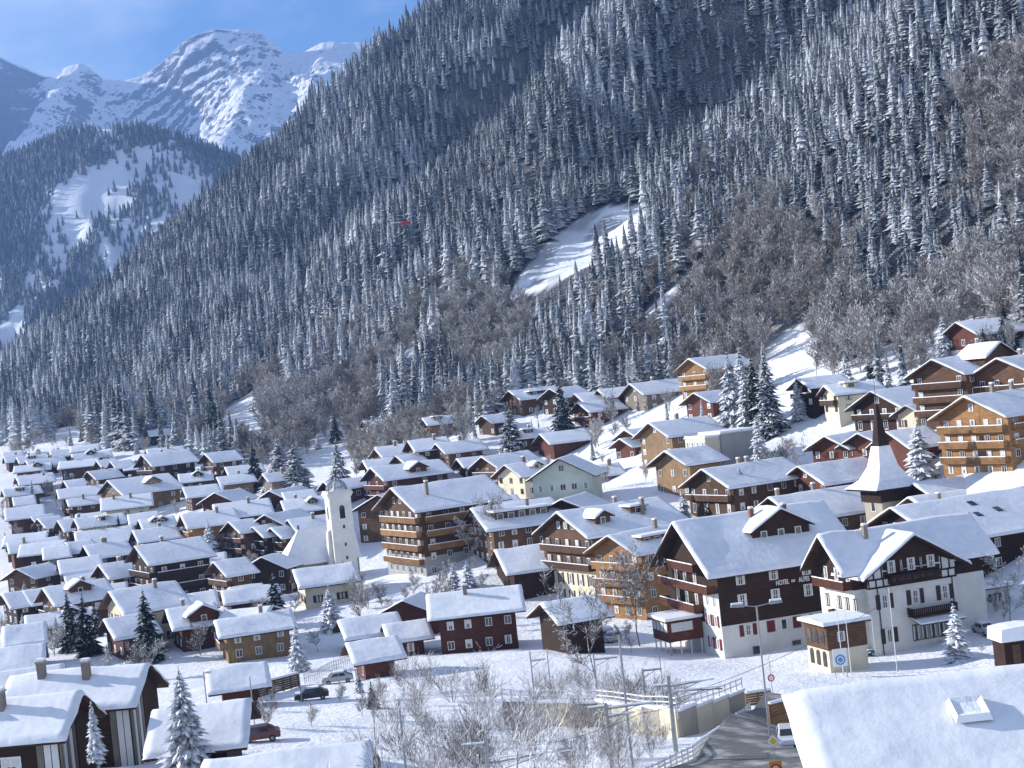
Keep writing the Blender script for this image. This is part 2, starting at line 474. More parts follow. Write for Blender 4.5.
RANGE_D = 5600.0
rp_ = prof([(-400,40),(-250,80),(-120,30),(-60,45),(0,57),(22,66),(45,76),(58,75),(64,66),(72,65),(80,63),(88,66),(96,72),(104,80),(125,80),(150,70),(168,57),(182,43),(196,33),(212,29),(240,28),(258,30),(272,40),(284,50),(300,52),(312,46),(322,41),(345,41),(370,43),(420,70),(520,60),(640,90)], RANGE_D)
def range_z(x, y):
    crest = np.interp(x, rp_[:, 0], rp_[:, 1]) + 5 * fbm(x / 60, x * 0 + 2.2, 95, 4)
    t = RANGE_D - y
    front = np.maximum(t, 0)
    ux = F * x / RANGE_D
    dome = np.exp(-((ux + 285) / 62.0) ** 2)
    tooth = np.exp(-((ux + 452) / 20.0) ** 2)
    steep = 0.80 + 0.75 * dome + 1.6 * tooth
    cl = 90 + 170 * dome + 110 * tooth
    drop = np.where(front < cl, steep * front, steep * cl + 0.52 * (front - cl))
    st = drop / 58.0 + 0.9 * fbm(x / 300, y / 300, 61, 4)
    fs = st - np.floor(st)
    band = 30 * (sstep(.55, .9, fs) - fs)
    wx = 120 * fbm(x / 420, y / 420, 71, 4)
    n = ridged((x + wx + .3 * y) / 300, (y + wx) / 620, 81, 7, 0.56) - 1.2
    k = np.clip(front / 220, 0.0, 1)
    z = crest - drop + np.clip(front / 50, 0, 1) * (-band * (0.12 + 0.5 * dome + 0.5 * tooth)) + 30 * k * n + 11 * fbm(x / 90, y / 90, 91, 5, .6) * np.clip(front / 60, 0.1, 1)
    return np.where(t < 0, crest + 0.6 * t, z)
def m_range():
    b = NB('rock_and_snow'); g = b.n('ShaderNodeNewGeometry'); sx = b.n('ShaderNodeSeparateXYZ'); b.l(g.outputs['True Normal'], sx.inputs[0])
    mp = b.n('ShaderNodeMapping'); mp.inputs['Scale'].default_value = (1, 1, 3.5); b.l(g.outputs['Position'], mp.inputs['Vector'])
    n1 = b.noise(0.010, 10, mp.outputs[0], 0.7); n2 = b.noise(0.05, 6, g.outputs['Position'])
    k = b.math('ADD', sx.outputs['Z'], b.math('MULTIPLY', b.math('SUBTRACT', n1, 0.5), 0.75))
    f = b.ramp(k, (0.50, 0.0), (0.58, 1.0))
    rock = b.mix(n2, (0.06, 0.062, 0.07), (0.19, 0.185, 0.19))
    snow = b.mix(n2, (0.78, 0.80, 0.85), (0.90, 0.905, 0.92))
    b.bump(b.math('ADD', n1, n2), 0.8, 14.0)
    return b.done(b.mix(f, rock, snow), 0.85, 0.2)
M['range'] = m_range()
rm, rco = grid_mesh('mountains', np.arange(-2600, 300, 8.0), np.r_[np.arange(3800, 4700, 20.0), np.arange(4700, 5720, 8.0)], range_z, M['range'])
tag(link('mountains', rm), kind='structure')
# ------------------------------------------------------------------ trees
M['con_dark'] = m_frosted('spruce_dusted', (0.024, 0.034, 0.040), (0.065, 0.080, 0.088), 0.05, 1.0, 1.3, (0.66, 0.69, 0.73))
M['con_frost'] = m_frosted('spruce_frosted', (0.11, 0.125, 0.14), (0.26, 0.28, 0.295), -0.60, 0.80, 1.4, (0.74, 0.76, 0.79))
M['con_snow'] = m_frosted('spruce_snowy', (0.016, 0.024, 0.015), (0.035, 0.042, 0.028), 0.22, 0.72, 2.6)
M['con_far'] = m_frosted('spruce_far', (0.035, 0.045, 0.052), (0.08, 0.092, 0.10), 0.2, 1.3, 0.8, (0.6, 0.63, 0.68))
M['con_green'] = m_frosted('spruce_dark_green', (0.010, 0.018, 0.016), (0.026, 0.038, 0.030), 0.80, 1.5, 1.8)
M['bark'] = m_plain('spruce_bark', (0.055, 0.038, 0.028), 0.9)
M['twig'] = m_frosted('frosted_twigs', (0.22, 0.20, 0.185), (0.38, 0.355, 0.335), -0.1, 0.75, 1.2, (0.72, 0.72, 0.73))
M['twig_br'] = m_frosted('brown_twigs', (0.19, 0.165, 0.145), (0.36, 0.325, 0.30), 0.0, 0.95, 1.2, (0.66, 0.65, 0.65))
M['twig_sn'] = m_frosted('snowy_twigs', (0.15, 0.12, 0.10), (0.26, 0.22, 0.19), -0.15, 0.45, 3.0, (0.82, 0.83, 0.85))

def conifer_crown(seed, tiers=15, nb=9, h=16.0, r=2.5, lobes=1, base=0.07, wf=0.38, core=0.0):
    rg = random.Random(seed); mb = MB()
    for i in range(tiers):
        t = (i + rg.uniform(-.25, .25)) / tiers
        z_t = h * (base + (1 - base) * t)
        rad = r * (1 - t) ** 0.82 * rg.uniform(0.82, 1.12) + 0.12
        n = max(4, int(nb * (0.55 + 0.45 * (1 - t)) + rg.random()))
        a0 = rg.uniform(0, 6.28)
        for k in range(n):
            a = a0 + 6.283 * k / n + rg.uniform(-.25, .25)
            l = rad * rg.uniform(0.55, 1.2); dr = rg.uniform(0.22, 0.55)
            z = z_t + rg.uniform(-.5, .5) * h / tiers
            ca, sa = math.cos(a), math.sin(a)
            def P(q, side, zz): return (q * ca - side * sa, q * sa + side * ca, z + zz)
            parts = [(0.0, 1.0, 1.0)] if lobes == 1 else [(0.0, 1.0, 1.0), (0.55, 0.62, 0.8), (-0.55, 0.62, 0.8)]
            for (da, ls, ws) in parts:
                ca, sa = math.cos(a + da), math.sin(a + da)
                L = l * ls; w = L * wf * ws * rg.uniform(.8, 1.25)
                mb.add([P(0.05 * L, 0, 0.04 * L), P(0.55 * L, w, -dr * 0.42 * L - 0.10 * L), P(0.55 * L, -w, -dr * 0.42 * L - 0.10 * L),
                        P(0.55 * L, 0, -dr * 0.18 * L), P(L, rg.uniform(-.1, .1) * L, -dr * L)],
                       [(0, 3, 1), (0, 2, 3), (1, 3, 4), (3, 2, 4)])
    mb.tube((0, 0, h * 0.9), (0, 0, h * 1.02), 0.10, 0.01, 4)
    if core:                    # dense inner foliage: a stack of ragged skirts
        for i in range(7):
            t0, t1 = i / 7, min(1.0, (i + 1.35) / 7); n = 8; a0 = rg.uniform(0, 6)
            z0, z1 = h * (base + (1 - base) * t0) - .3, h * (base + (1 - base) * t1)
            r0 = (r * (1 - t0) ** .85) * core + .08; r1 = r0 * .22
            vs = [(r0 * math.cos(a0 + 6.283 * k / n) * (q := rg.uniform(.75, 1.12)), r0 * math.sin(a0 + 6.283 * k / n) * q, z0 - rg.uniform(0, .5)) for k in range(n)] + [(r1 * math.cos(a0 + 6.283 * k / n), r1 * math.sin(a0 + 6.283 * k / n), z1) for k in range(n)]
            mb.add(vs, [(k, (k + 1) % n, n + (k + 1) % n, n + k) for k in range(n)])
    return mb
def trunk_mb(h=16.0, r=0.26):
    mb = MB(); mb.tube((0, 0, -1.2), (0, 0, h * 0.93), r, 0.04, 6); return mb

def bare_tree(seed, h=10.0, levels=3, kids=5, tw=0.028, spread=0.75, lean=0.0, r0=0.16):
    """returns (trunk with limbs, twig mass) as two builders"""
    rg = random.Random(seed); lim = MB(); twi = MB()
    def rec(p, d, l, r, lev):
        segs = 3 if lev == 0 else 2
        q = p
        for s in range(segs):
            d = (d + Vector((rg.uniform(-.16, .16), rg.uniform(-.16, .16), 0.10 if lev else 0.0))).normalized()
            e = q + d * (l / segs); r1 = r * (0.72 if lev == 0 else 0.65)
            if lev < 2: lim.tube(q, e, r, r1, 5 if lev == 0 else 4, 0, False)
            else:
                w = max(r, tw); sd = d.orthogonal().normalized() * w; sd.rotate(Matrix.Rotation(rg.uniform(0, 6.28), 3, d))
                twi.add([q - sd, q + sd, e + sd * .6, e - sd * .6], [(0, 1, 2, 3)])
            if lev < levels:
                nk = kids if lev else kids + 2
                for k in range(max(1, nk // segs + (rg.random() < .5))):
                    if lev == 0 and s == 0 and rg.random() < .6: continue
                    b = d.orthogonal().normalized(); b.rotate(Matrix.Rotation(rg.uniform(0, 6.28), 3, d))
                    nd = (d * rg.uniform(.5, 1.0) + b * spread * rg.uniform(.6, 1.2) + Vector((0, 0, .15))).normalized()
                    rec(q + (e - q) * rg.uniform(.2, 1), nd, l * rg.uniform(.42, .62), r1 * .6, lev + 1)
            q = e; r = r1
    rec(Vector((0, 0, -0.5)), Vector((lean, 0, 1)).normalized(), h * 0.72, r0, 0)
    return lim, twi

# shared meshes
CROWN = {
 'dark': [conifer_crown(10 + k, 14, 8, 16, 2.3 + .3 * (k % 3), core=.68).mesh('crown', M['con_dark']) for k in range(4)],
 'frost': [conifer_crown(20 + k, 14, 8, 16, 2.2 + .3 * (k % 3), core=.68).mesh('crown', M['con_frost']) for k in range(4)],
 'snow': [conifer_crown(30 + k, 24, 15, 16, 3.7 + .3 * (k % 3), 3, .07, .27).mesh('crown', M['con_snow']) for k in range(3)],
 'village': [conifer_crown(40 + k, 25, 15, 16, 3.9 + .3 * (k % 2), 3, .07, .27).mesh('crown', M['con_green']) for k in range(3)],
}
TRUNK = trunk_mb().mesh('trunk', M['bark'])
BARE = []
for k in range(5):
    a_, b_ = bare_tree(60 + k, 10, 3, 9, 0.07)
    BARE.append((a_.mesh('trunk', M['twig']), b_.mesh('twigs', M['twig'])))
BAREB = []
for k in range(3):
    a_, b_ = bare_tree(70 + k, 10, 3, 9, 0.07)
    BAREB.append((a_.mesh('trunk', M['twig_br']), b_.mesh('twigs', M['twig_br'])))
def put_conifer(loc, h, style, rz, label=None, group=None, wide=1.0, name='spruce_tree'):
    o = empty(name, loc, rz); s = h / 16.0; o.scale = (s * wide, s * wide, s)
    link('trunk', TRUNK, o)
    ms = CROWN[style]; link('crown', ms[int(rz * 1000) % len(ms)], o)
    tag(o, label, 'tree', group); return o
def put_bare(loc, h, rz, label=None, group=None, pool=None, name='bare_tree'):
    pool = pool or BARE
    o = empty(name, loc, rz); s = h / 10.0; o.scale = (s, s, s)
    a, b = pool[int(rz * 1000) % len(pool)]
    link('trunk', a, o); link('crown', b, o)
    tag(o, label, 'shrub' if name == 'shrub' else 'tree', group); return o

def scatter(name, protos, pts, scl, rot, pick, label, cat):
    """one object whose points carry copies of the prototype meshes"""
    me = bpy.data.meshes.new(name); n = len(pts)
    me.vertices.add(n); me.vertices.foreach_set('co', np.asarray(pts, np.float32).ravel())
    for an, typ, val in (('scl', 'FLOAT_VECTOR', np.asarray(scl, np.float32)), ('rotz', 'FLOAT', np.asarray(rot, np.float32)), ('pick', 'INT', np.asarray(pick, np.int32))):
        at = me.attributes.new(an, typ, 'POINT'); at.data.foreach_set('vector' if typ == 'FLOAT_VECTOR' else 'value', val.ravel())
    o = link(name, me); tag(o, label, cat, kind='stuff')
    ng = bpy.data.node_groups.new(name, 'GeometryNodeTree')
    ng.interface.new_socket('Geometry', in_out='INPUT', socket_type='NodeSocketGeometry')
    ng.interface.new_socket('Geometry', in_out='OUTPUT', socket_type='NodeSocketGeometry')
    N, Lk = ng.nodes, ng.links
    gi = N.new('NodeGroupInput'); go = N.new('NodeGroupOutput'); iop = N.new('GeometryNodeInstanceOnPoints')
    jn = N.new('GeometryNodeJoinGeometry')
    for p in protos:
        po = bpy.data.objects.new('prototype', p)
        oi = N.new('GeometryNodeObjectInfo'); oi.inputs['Object'].default_value = po; oi.inputs['As Instance'].default_value = True
        Lk.new(oi.outputs['Geometry'], jn.inputs[0])
    def attr(an, dt):
        a = N.new('GeometryNodeInputNamedAttribute'); a.data_type = dt; a.inputs['Name'].default_value = an
        return [q for q in a.outputs if q.enabled and q.name == 'Attribute'][0]
    cx = N.new('ShaderNodeCombineXYZ'); Lk.new(attr('rotz', 'FLOAT'), cx.inputs['Z'])
    Lk.new(gi.outputs[0], iop.inputs['Points']); Lk.new(jn.outputs[0], iop.inputs['Instance'])
    iop.inputs['Pick Instance'].default_value = True
    Lk.new(attr('pick', 'INT'), iop.inputs['Instance Index'])
    e2r = N.new('FunctionNodeEulerToRotation'); Lk.new(cx.outputs[0], e2r.inputs[0]); Lk.new(e2r.outputs[0], iop.inputs['Rotation'])
    Lk.new(attr('scl', 'FLOAT_VECTOR'), iop.inputs['Scale'])
    Lk.new(iop.outputs[0], go.inputs[0])
    md = o.modifiers.new('copies', 'NODES'); md.node_group = ng
    return o

# ------------------------------------------------------------------ houses
def _frame_mb(nx=2, nz=1, t=0.07):
    mb = MB()
    mb.box(-.5, -.5 + t, -.06, .02, -.5, .5); mb.box(.5 - t, .5, -.06, .02, -.5, .5)
    mb.box(-.5 + t, .5 - t, -.06, .02, -.5, -.5 + t); mb.box(-.5 + t, .5 - t, -.06, .02, .5 - t, .5)
    for k in range(1, nx):
        x = -.5 + k / nx; mb.box(x - t * .4, x + t * .4, -.05, .02, -.5 + t, .5 - t)
    if nz > 1:
        for k in range(1, nz):
            z = -.5 + k / nz
            for q in range(nx):
                mb.box(-.5 + q / nx + t * .7, -.5 + (q + 1) / nx - t * .7, -.045, .02, z - t * .3, z + t * .3)
    return mb
def _pane_mb(curt=0):
    mb = MB(); mb.box(-.45, .45, -.03, .0, -.45, .45, 0)
    if curt:                    # curtains close behind the pane show as pale strips
        mb.box(-.45, -.20, -.034, -.03, -.45, .45, 1); mb.box(.20, .45, -.034, -.03, -.45, .45, 1)
        if curt > 1: mb.box(-.20, .20, -.034, -.03, .0, .45, 1)
    return mb
WF = _frame_mb().mesh('window', M['frame']); WFD = _frame_mb().mesh('window', M['frame_d']); WF3 = _frame_mb(3).mesh('window', M['frame'])
WF2 = _frame_mb(2, 2).mesh('window', M['frame'])
WP = [_pane_mb(k).mesh('pane', [M['glass'], M['curtain']]) for k in range(3)]
_s = MB(); _s.box(-.5, .5, -.05, .02, -.5, .5)
for _k in range(6): _s.box(-.42, .42, -.07, -.05, -.44 + _k * .15, -.36 + _k * .15)
SHUT = {k: _s.mesh('shutter', M[k]) for k in ('sh_g', 'sh_r', 'sh_b')}
hrg = random.Random(77)
def window(par, x, y, z, rz, w=1.0, h=1.25, frame='frame', shut=None, curt=None, mesh=None, label=None):
    o = link('window', mesh or (WFD if frame == 'frame_d' else (WF3 if w > 1.7 else WF)), par)
    o.location = (x, y, z); o.rotation_euler = (0, 0, rz); o.scale = (w, 1, h)
    link('pane', WP[hrg.choice((0, 0, 1, 2)) if curt is None else curt], o)
    if shut:
        for sx in (-1, 1):
            q = link('shutter', SHUT[shut], o); q.location = (sx * .78, 0, 0); q.scale = (.46, 1, 1.06)
    return o
ST = {  # upper wall, lower wall, window frame, shutter, eave, balcony
 'db': ('db', None, 'frame', None, 'eave', 'db'), 'mb': ('mb', None, 'frame', None, 'eave', 'mb'), 'rb': ('rb', None, 'frame', None, 'eave', 'rb'),
 'lb': ('lb', None, 'frame', None, 'eave_l', 'lb'), 'tb': ('tb', None, 'frame', None, 'eave', 'tb'), 'gb': ('gb', None, 'frame', None, 'eave', 'gb'),
 'wh': ('wh', None, 'frame_d', 'sh_b', 'eave', 'mb'), 'cr': ('cr', None, 'frame_d', 'sh_b', 'eave', 'mb'), 'gn': ('gn', None, 'frame', 'sh_g', 'eave', 'mb'), 'gy': ('gy', None, 'frame', None, 'eave', 'mb'),
 'mw': ('mb', 'wh', 'frame', None, 'eave', 'mb'), 'dw': ('db', 'wh', 'frame', None, 'eave', 'db'), 'lw': ('lb', 'wh', 'frame', None, 'eave_l', 'lb'), 'rw': ('rb', 'wh', 'frame', None, 'eave', 'rb'), 'mc': ('mb', 'cr', 'frame', None, 'eave', 'mb'),
 'tw': ('tb', 'wh', 'frame', None, 'eave', 'tb'), 'mg': ('mb', 'gy', 'frame', None, 'eave', 'lb'),
}
def snow_slab(hx, E, zfun, th=0.38, nx=9, nt=4, seed=0, ex=0.10):
    """blanket over a ridge roof: zfun(t) is the roof's top at distance t from the ridge"""
    xs_ = [-hx - ex, -hx + .05] + list(np.linspace(-hx + .6, hx - .6, nx)) + [hx - .05, hx + ex]
    tt = [-E - ex, -E + .06] + list(np.linspace(-E + .5, -.35, nt)) + [0] + list(np.linspace(.35, E - .5, nt)) + [E - .06, E + ex]
    mb = MB(); rg = random.Random(seed); vs = []
    for i, x in enumerate(xs_):
        for j, t in enumerate(tt):
            edge = (i in (0, len(xs_) - 1)) or (j in (0, len(tt) - 1))
            z = zfun(t) + (-.02 if edge else th * (.85 + .45 * float(noise2(x / 3.1 + seed, t / 2.3 + seed * .7, 3)) + rg.uniform(-.08, .08)))
            if j == len(tt) // 2: z -= .05
            wob = rg.uniform(-.07, .07) if edge else 0
            vs.append((x + (wob if j % 2 else 0), t + wob, z))
    n = len(tt); fs = []
    for i in range(len(xs_) - 1):
        for j in range(n - 1): fs.append((i * n + j, (i + 1) * n + j, (i + 1) * n + j + 1, i * n + j + 1))
    mb.add(vs, fs); return mb
CH_N = 0
def chimney(par, x, y, z0, z1, w=0.7, mat='chim'):
    mb = MB(); h = w / 2
    mb.box(x - h, x + h, y - h, y + h, z0, z1, 0); mb.box(x - h - .08, x + h + .08, y - h - .08, y + h + .08, z1, z1 + .12, 1)
    mb.box(x - h - .02, x + h + .02, y - h - .02, y + h + .02, z1 + .12, z1 + .34, 2)
    return mb.build('chimney', [M[mat], M['conc'], M['snow']], par)
def balcony(par, x, y0, y1, z, depth, mat, rz=0, near=True, snow=False):
    """runs along local y at wall face x, sticking out towards -x"""
    mb = MB(); mb.box(x - depth, x - .02, y0, y1, z - .14, z, 0)
    mb.box(x - depth, x - depth + .09, y0, y1, z + .90, z + 1.0, 0); mb.box(x - depth, x - depth + .09, y0, y1, z + .06, z + .14, 0)
    n = max(4, int((y1 - y0) / (.30 if near else .7))); st = (y1 - y0) / n
    for k in range(n):
        mb.box(x - depth + .02, x - depth + .06, y0 + k * st + .04, y0 + (k + 1) * st - .03, z + .12, z + .92, 0)
    for yy in (y0, y1 - .09):
        mb.box(x - depth + .09, x - .02, yy, yy + .09, z + .90, z + 1.0, 0); mb.box(x - depth + .09, x - .02, yy + .02, yy + .06, z + .12, z + .90, 0)
    if snow: mb.box(x - depth - .02, x - depth + .11, y0, y1, z + 1.0, z + 1.12, 1)
    return mb.build('balcony', [M[mat], M['snow']], par)
HOUSES = {}
def house(ax, ay, L, th, W, He, style, label, Lm=None, pitch=24, oh=1.6, eo=1.1, gf=None, chim=((.1, .12),), dorm=(), bal=0, lbal=0, skyl=(), cols=None, floors=None,
          win=True, cat='chalet', name='chalet', dmin=130.0, at=None, th_snow=.25, key=None, shut='def', ghost_l=True, wscale=1.0, gcols=None, chm='chim', up=0.0, bsnow=True):
    if ay < 620 and not at and L < 70: W *= 1.12; L = L * 1.06
    tp = math.tan(R(pitch)); rise = W / 2 * tp; H_tot = He + rise + .55 + up
    if at: X, D, Z = at
    else: X, D, Z = hit(ax, ay, H_tot, dmin)
    if not at and 5 < th < 34: th += 7
    t = R(th); r = (math.cos(t), math.sin(t))
    if Lm is None: Lm = abs(L) * D / (F * max(.3, abs(r[0] - r[1] * X / D)))
    hl = max(2.0, Lm / 2 - oh); Lt = hl + oh
    cx_, cy_ = X + r[0] * Lt, D + r[1] * Lt
    bz = Z - H_tot
    g0 = hz(cx_, cy_)
    root = empty(name, (cx_, cy_, bz), t)
    low = min(-3.0, g0 - bz - 2.5)
    tag(root, label, cat, 'chalets of the village')
    up_m, lo_m, fr, sh, ev, bm = ST[style]
    if shut != 'def': sh = shut
    hw = W / 2
    near = D < 300
    nfl = floors or max(1, int(round((He - .2) / 2.7)))
    fh = He / nfl
    gfh = gf if gf is not None else (fh if lo_m else None)
    if lo_m:
        mb = MB(); mb.box(-hl - .04, hl + .04, -hw - .04, hw + .04, low, gfh); mb.build('ground_floor', M[lo_m], root)
        z0 = gfh
    else: z0 = low
    mb = MB(); mb.prism([(-hw, z0), (hw, z0), (hw, He), (0, He + rise - .03), (-hw, He)], -hl, hl, 0); mb.build('wall', M[up_m], root)
    E = hw + eo; zr = He + rise
    mb = MB(); ze = He - eo * tp
    mb.prism([(-E, ze), (0, zr), (E, ze), (E, ze + .24), (0, zr + .26), (-E, ze + .24)], -Lt, Lt, 0)
    roof = mb.build('roof', M[ev], root)
    zf = lambda q: zr + .26 - abs(q) * tp
    snow_slab(Lt, E, zf, th_snow, 15 if near else 7, 6 if near else 3, int(ax * 7 + ay)).build('snow_cover', M['roof_snow'], roof, smooth=True)
    for c in chim:
        x = c[0] * hl * 2; y = c[1] * W
        chimney(roof, x, y, zf(abs(y)) - .4, max(zr + .9, zf(abs(y)) + 1.5), (.6 if near else .75), chm)
    cw = Vector((-cx_, -cy_)); cw.rotate(Matrix.Rotation(-t, 2)); cw.normalize()
    if win:
        ww, wh_ = (1.05 * wscale, 1.3 * wscale) if near else (1.2, 1.35)
        for sx in (-1, 1):
            if sx * cw.x < .12: continue
            x = sx * (hl + .045); rz = sx * math.pi / 2
            for k in range(nfl + 1):
                zc = k * fh + 1.5
                avail = hw - .9 if k < nfl else hw - (zc + .9 - He) / tp - .4
                if k == nfl: zc += .1
                n = gcols or max(1, int(2 * hw / (3.0 if near else 3.6)))
                if k == nfl: n = min(n, int(2 * avail / 1.8))
                if avail < .55 or n < 1: continue
                for q in range(n):
                    y = 0 if n == 1 else -avail + 2 * avail * q / (n - 1)
                    if n > 1: y *= .88
                    dr = bal and k >= 1 and k < nfl
                    window(root, x, y, zc - (.3 if dr else 0), rz, ww, wh_ + (.6 if dr else 0), fr, sh if near else None)
        for sy in (-1, 1):
            if sy * cw.y < .12: continue
            y = sy * (hw + .045); rz = 0 if sy < 0 else math.pi
            n = cols or max(1, int(2 * hl / (3.3 if near else 4.0)))
            for k in range(nfl):
                zc = k * fh + 1.5
                if He < 3.2: zc = He * .55
                for q in range(n):
                    x = -hl + (q + .5) * 2 * hl / n + hrg.uniform(-.25, .25)
                    if hrg.random() < .12: continue
                    window(root, x, y, zc, rz, ww, min(wh_, He * .5), fr, sh if near else None)
    sgn = -1 if cw.x < 0 else 1
    for k in range(bal):
        zz = (nfl - k - 1) * fh + .12
        if zz < 1.0 and k > 0: break
        b = balcony(root, -hl if sgn < 0 else -hl, -hw * .95, hw * .95, max(zz, fh * .98), 1.15 if oh > 1.0 else .9, bm, near=near, snow=bsnow)
        if sgn > 0: b.rotation_euler = (0, 0, math.pi)
    for k in range(lbal):
        zz = (nfl - k - 1) * fh + .12
        b = balcony(root, -hw, -hl * .92, hl * .92, zz, .9, bm, near=near, snow=bsnow)
        b.rotation_euler = (0, 0, math.pi / 2)
    for dm in dorm:
        fx, dw, dh, typ = dm[:4]
        x = fx * 2 * hl; yf = -hw * (dm[4] if len(dm) > 4 else .72); zb = zf(abs(yf)) - .1
        dwm = dm[5] if len(dm) > 5 else up_m
        if typ == 'g':
            rs = dw / 2 * .55; apex = zb + dh + rs; yb = -max(.0, (zr + .26 - apex) / tp)
            mb = MB(); mb.prism([(x - dw / 2, zb - .6), (x + dw / 2, zb - .6), (x + dw / 2, zb + dh), (x, apex - .03), (x - dw / 2, zb + dh)], yf, min(yb, -.1), 1)
            do = mb.build('dormer', M[dwm], root)
            e = dw / 2 + .6; zz = zb + dh - .6 * .55
            mb = MB(); mb.prism([(x - e, zz), (x, apex), (x + e, zz), (x + e, zz + .16), (x, apex + .18), (x - e, zz + .16)], yf - .8, min(yb, -.1) + .6, 1); mb.build('dormer_roof', M[ev], do)
            s_ = snow_slab((min(yb, -.1) + .6 - yf + .8) / 2, e, lambda q: apex + .18 - abs(q) * .55, .32, 4, 2, 5)
            so = s_.build('snow_cover', M['roof_snow'], do, smooth=True); so.rotation_euler = (0, 0, math.pi / 2); so.location = (x, (min(yb, -.1) + .6 + yf - .8) / 2, 0)
            wn = max(1, int(dw / 2.6))
            for q in range(wn):
                wx = x if wn == 1 else x - dw * .30 + dw * .60 * q / (wn - 1)
                m2 = MB(); m2.box(wx - .5, wx + .5, yf - .07, yf - .01, zb + .15, zb + .15 + min(1.3, dh * .8), 0); m2.box(wx - .38, wx + .38, yf - .085, yf - .07, zb + .27, zb + .03 + min(1.3, dh * .8), 1)
                m2.build('window', [M[fr], M['glass']], do)
        else:
            yb = -max(.1, (zr + .26 - zb - dh) / tp)
            mb = MB(); mb.box(x - dw / 2, x + dw / 2, yf, yb, zb - .6, zb + dh); do = mb.build('dormer', M[dwm], root)
            mb = MB(); mb.box(x - dw / 2 - .4, x + dw / 2 + .4, yf - .5, yb + .3, zb + dh, zb + dh + .14, 0); mb.box(x - dw / 2 - .45, x + dw / 2 + .45, yf - .55, yb + .3, zb + dh + .14, zb + dh + .5, 1)
            mb.build('dormer_roof', [M[ev], M['roof_snow']], do)
            wn = max(1, int(dw / 2.2))
            for q in range(wn):
                wx = x - dw / 2 + (q + .5) * dw / wn
                m2 = MB(); m2.box(wx - .65, wx + .65, yf - .07, yf - .01, zb + .12, zb + dh - .12, 0); m2.box(wx - .52, wx + .52, yf - .085, yf - .07, zb + .25, zb + dh - .25, 1)
                m2.build('window', [M[fr], M['glass']], do)
    for (fx, fy) in skyl:
        x = fx * 2 * hl; y = -fy * hw; z = zf(abs(y)) + th_snow * .75
        o = MB(); o.box(-.55, .55, -.7, .7, -.25, .08, 0); o.box(-.45, .45, -.6, .6, .08, .11, 1)
        k = o.build('skylight', [M['dmetal'], M['glass']], roof); k.location = (x, y, z); k.rotation_euler = (math.atan(tp), 0, 0)
    HOUSES[key or label] = dict(root=root, hl=hl, hw=hw, He=He, zr=zr, D=D, th=t, tp=tp, oh=oh, eo=eo, Lt=Lt)
    return HOUSES[key or label]
# ------------------------------------------------------------------ the village, far to near
h = house
# far left, at the edge of the woods
h(53,419,18,12,6,3.2,'db','tiny dark barn on the snowy knoll at the far left, above all other roofs',chim=(),win=False,cat='barn',name='barn')
h(2,452,20,12,7,3.4,'rb','small red-brown barn at the left edge, below the dark spruces',chim=(),win=False,cat='barn',name='barn')
h(147,430,22,14,8,4.0,'db','small dark chalet at the wood edge, above the big chalet with three side windows',chim=())
h(141,454,46,26,15,8.0,'db','large dark chalet with white-topped roof, balconies and a row of lit side windows',bal=2,chim=((-.05,.1),))
h(204,453,30,26,11,8.0,'mb','tall brown chalet with balconied gable, right of the large dark chalet',bal=2,chim=())
h(96,460,15,24,9,5.0,'db','left one of two tiny dark gables behind the wide wooden gable',chim=())
h(110,461,15,24,9,5.0,'db','right one of two tiny dark gables behind the wide wooden gable',chim=())
h(122,465,24,10,9,4.0,'mb','low chalet with a bright flat roof, left of the large dark chalet',pitch=16)
h(87,471,28,32,10,5.0,'mb','chalet with a small brown gable and snowy roof, above the long blue roofs',chim=((.1,.1),))
h(63,480,20,22,10,4.5,'tb','low tan chalet with bright snow, at the far left below the knoll',chim=())
h(56,489,46,14,10,5.0,'db','long low dark house with blue-white roof, left of the wide wooden gable',chim=((.2,.1),))
h(107,480,60,36,20,6.0,'tb','broad chalet with a very wide light wooden gable and a small dormer',pitch=22,dorm=((.12,4.5,1.2,'g',.6),),chim=((-.1,.1),),bal=1)
h(100,498,50,7,12,6.0,'cr','cream house with a wide smooth bright roof below the wide wooden gable',chim=((-.3,-.1),(.1,-.12)))
h(4,508,38,12,12,5.0,'rb','reddish house with a long blue-shaded roof near the left edge',chim=())
h(12,497,20,14,9,4.0,'mb','small low house behind the reddish house near the left edge',chim=())
h(30,516,14,30,9,4.5,'db','first of three dark gables in a row at the left, smallest one',chim=())
h(37,518,20,30,10,4.5,'db','second of three dark gables in a row at the left, beside bare bushes',chim=())
h(57,520,38,24,11,4.8,'db','third of three dark gables in a row at the left, with the longest roof',chim=((.1,.1),))
h(75,514,34,10,9,4.0,'db','narrow blue roof between the three dark gables and the cream house',chim=())
h(74,532,57,12,12,5.0,'mb','long house with a plain blue-shaded roof in the middle of the left cluster',chim=((.1,.1),(-.2,.1)))
h(65,542,20,24,9,5.0,'db','dark gable joined to the left of the house with a snow mound on its roof',chim=())
h(83,545,42,22,11,5.0,'db','dark house with a snow mound on its blue roof, left cluster',chim=((-.05,.05),(.03,.05)))
h(42,547,24,10,9,6.0,'gy','grey plastered house with a pointed snowy roof beside the open snowfield at left',chim=())
h(127,514,30,10,9,4.0,'mb','low roof just under the cream house with the bright roof',chim=())
h(138,519,34,16,10,4.5,'mb','blue roof with two snow-capped dormers right of the cream house',dorm=((-.1,2.0,1.0,'g',.5),(.2,2.0,1.0,'g',.5)),chim=())
h(132,530,42,18,10,5.0,'cr','cream house with a row of small windows, behind the large dark brown chalet',chim=((.2,.1),),cols=6)
h(57,560,42,14,10,5.0,'mb','house with a plain snowy roof, above the small cross-gabled hut at left',chim=())
h(63,571,26,14,8,3.5,'db','small hut with snowy roof in the left cluster, above the dormered chalet',chim=())
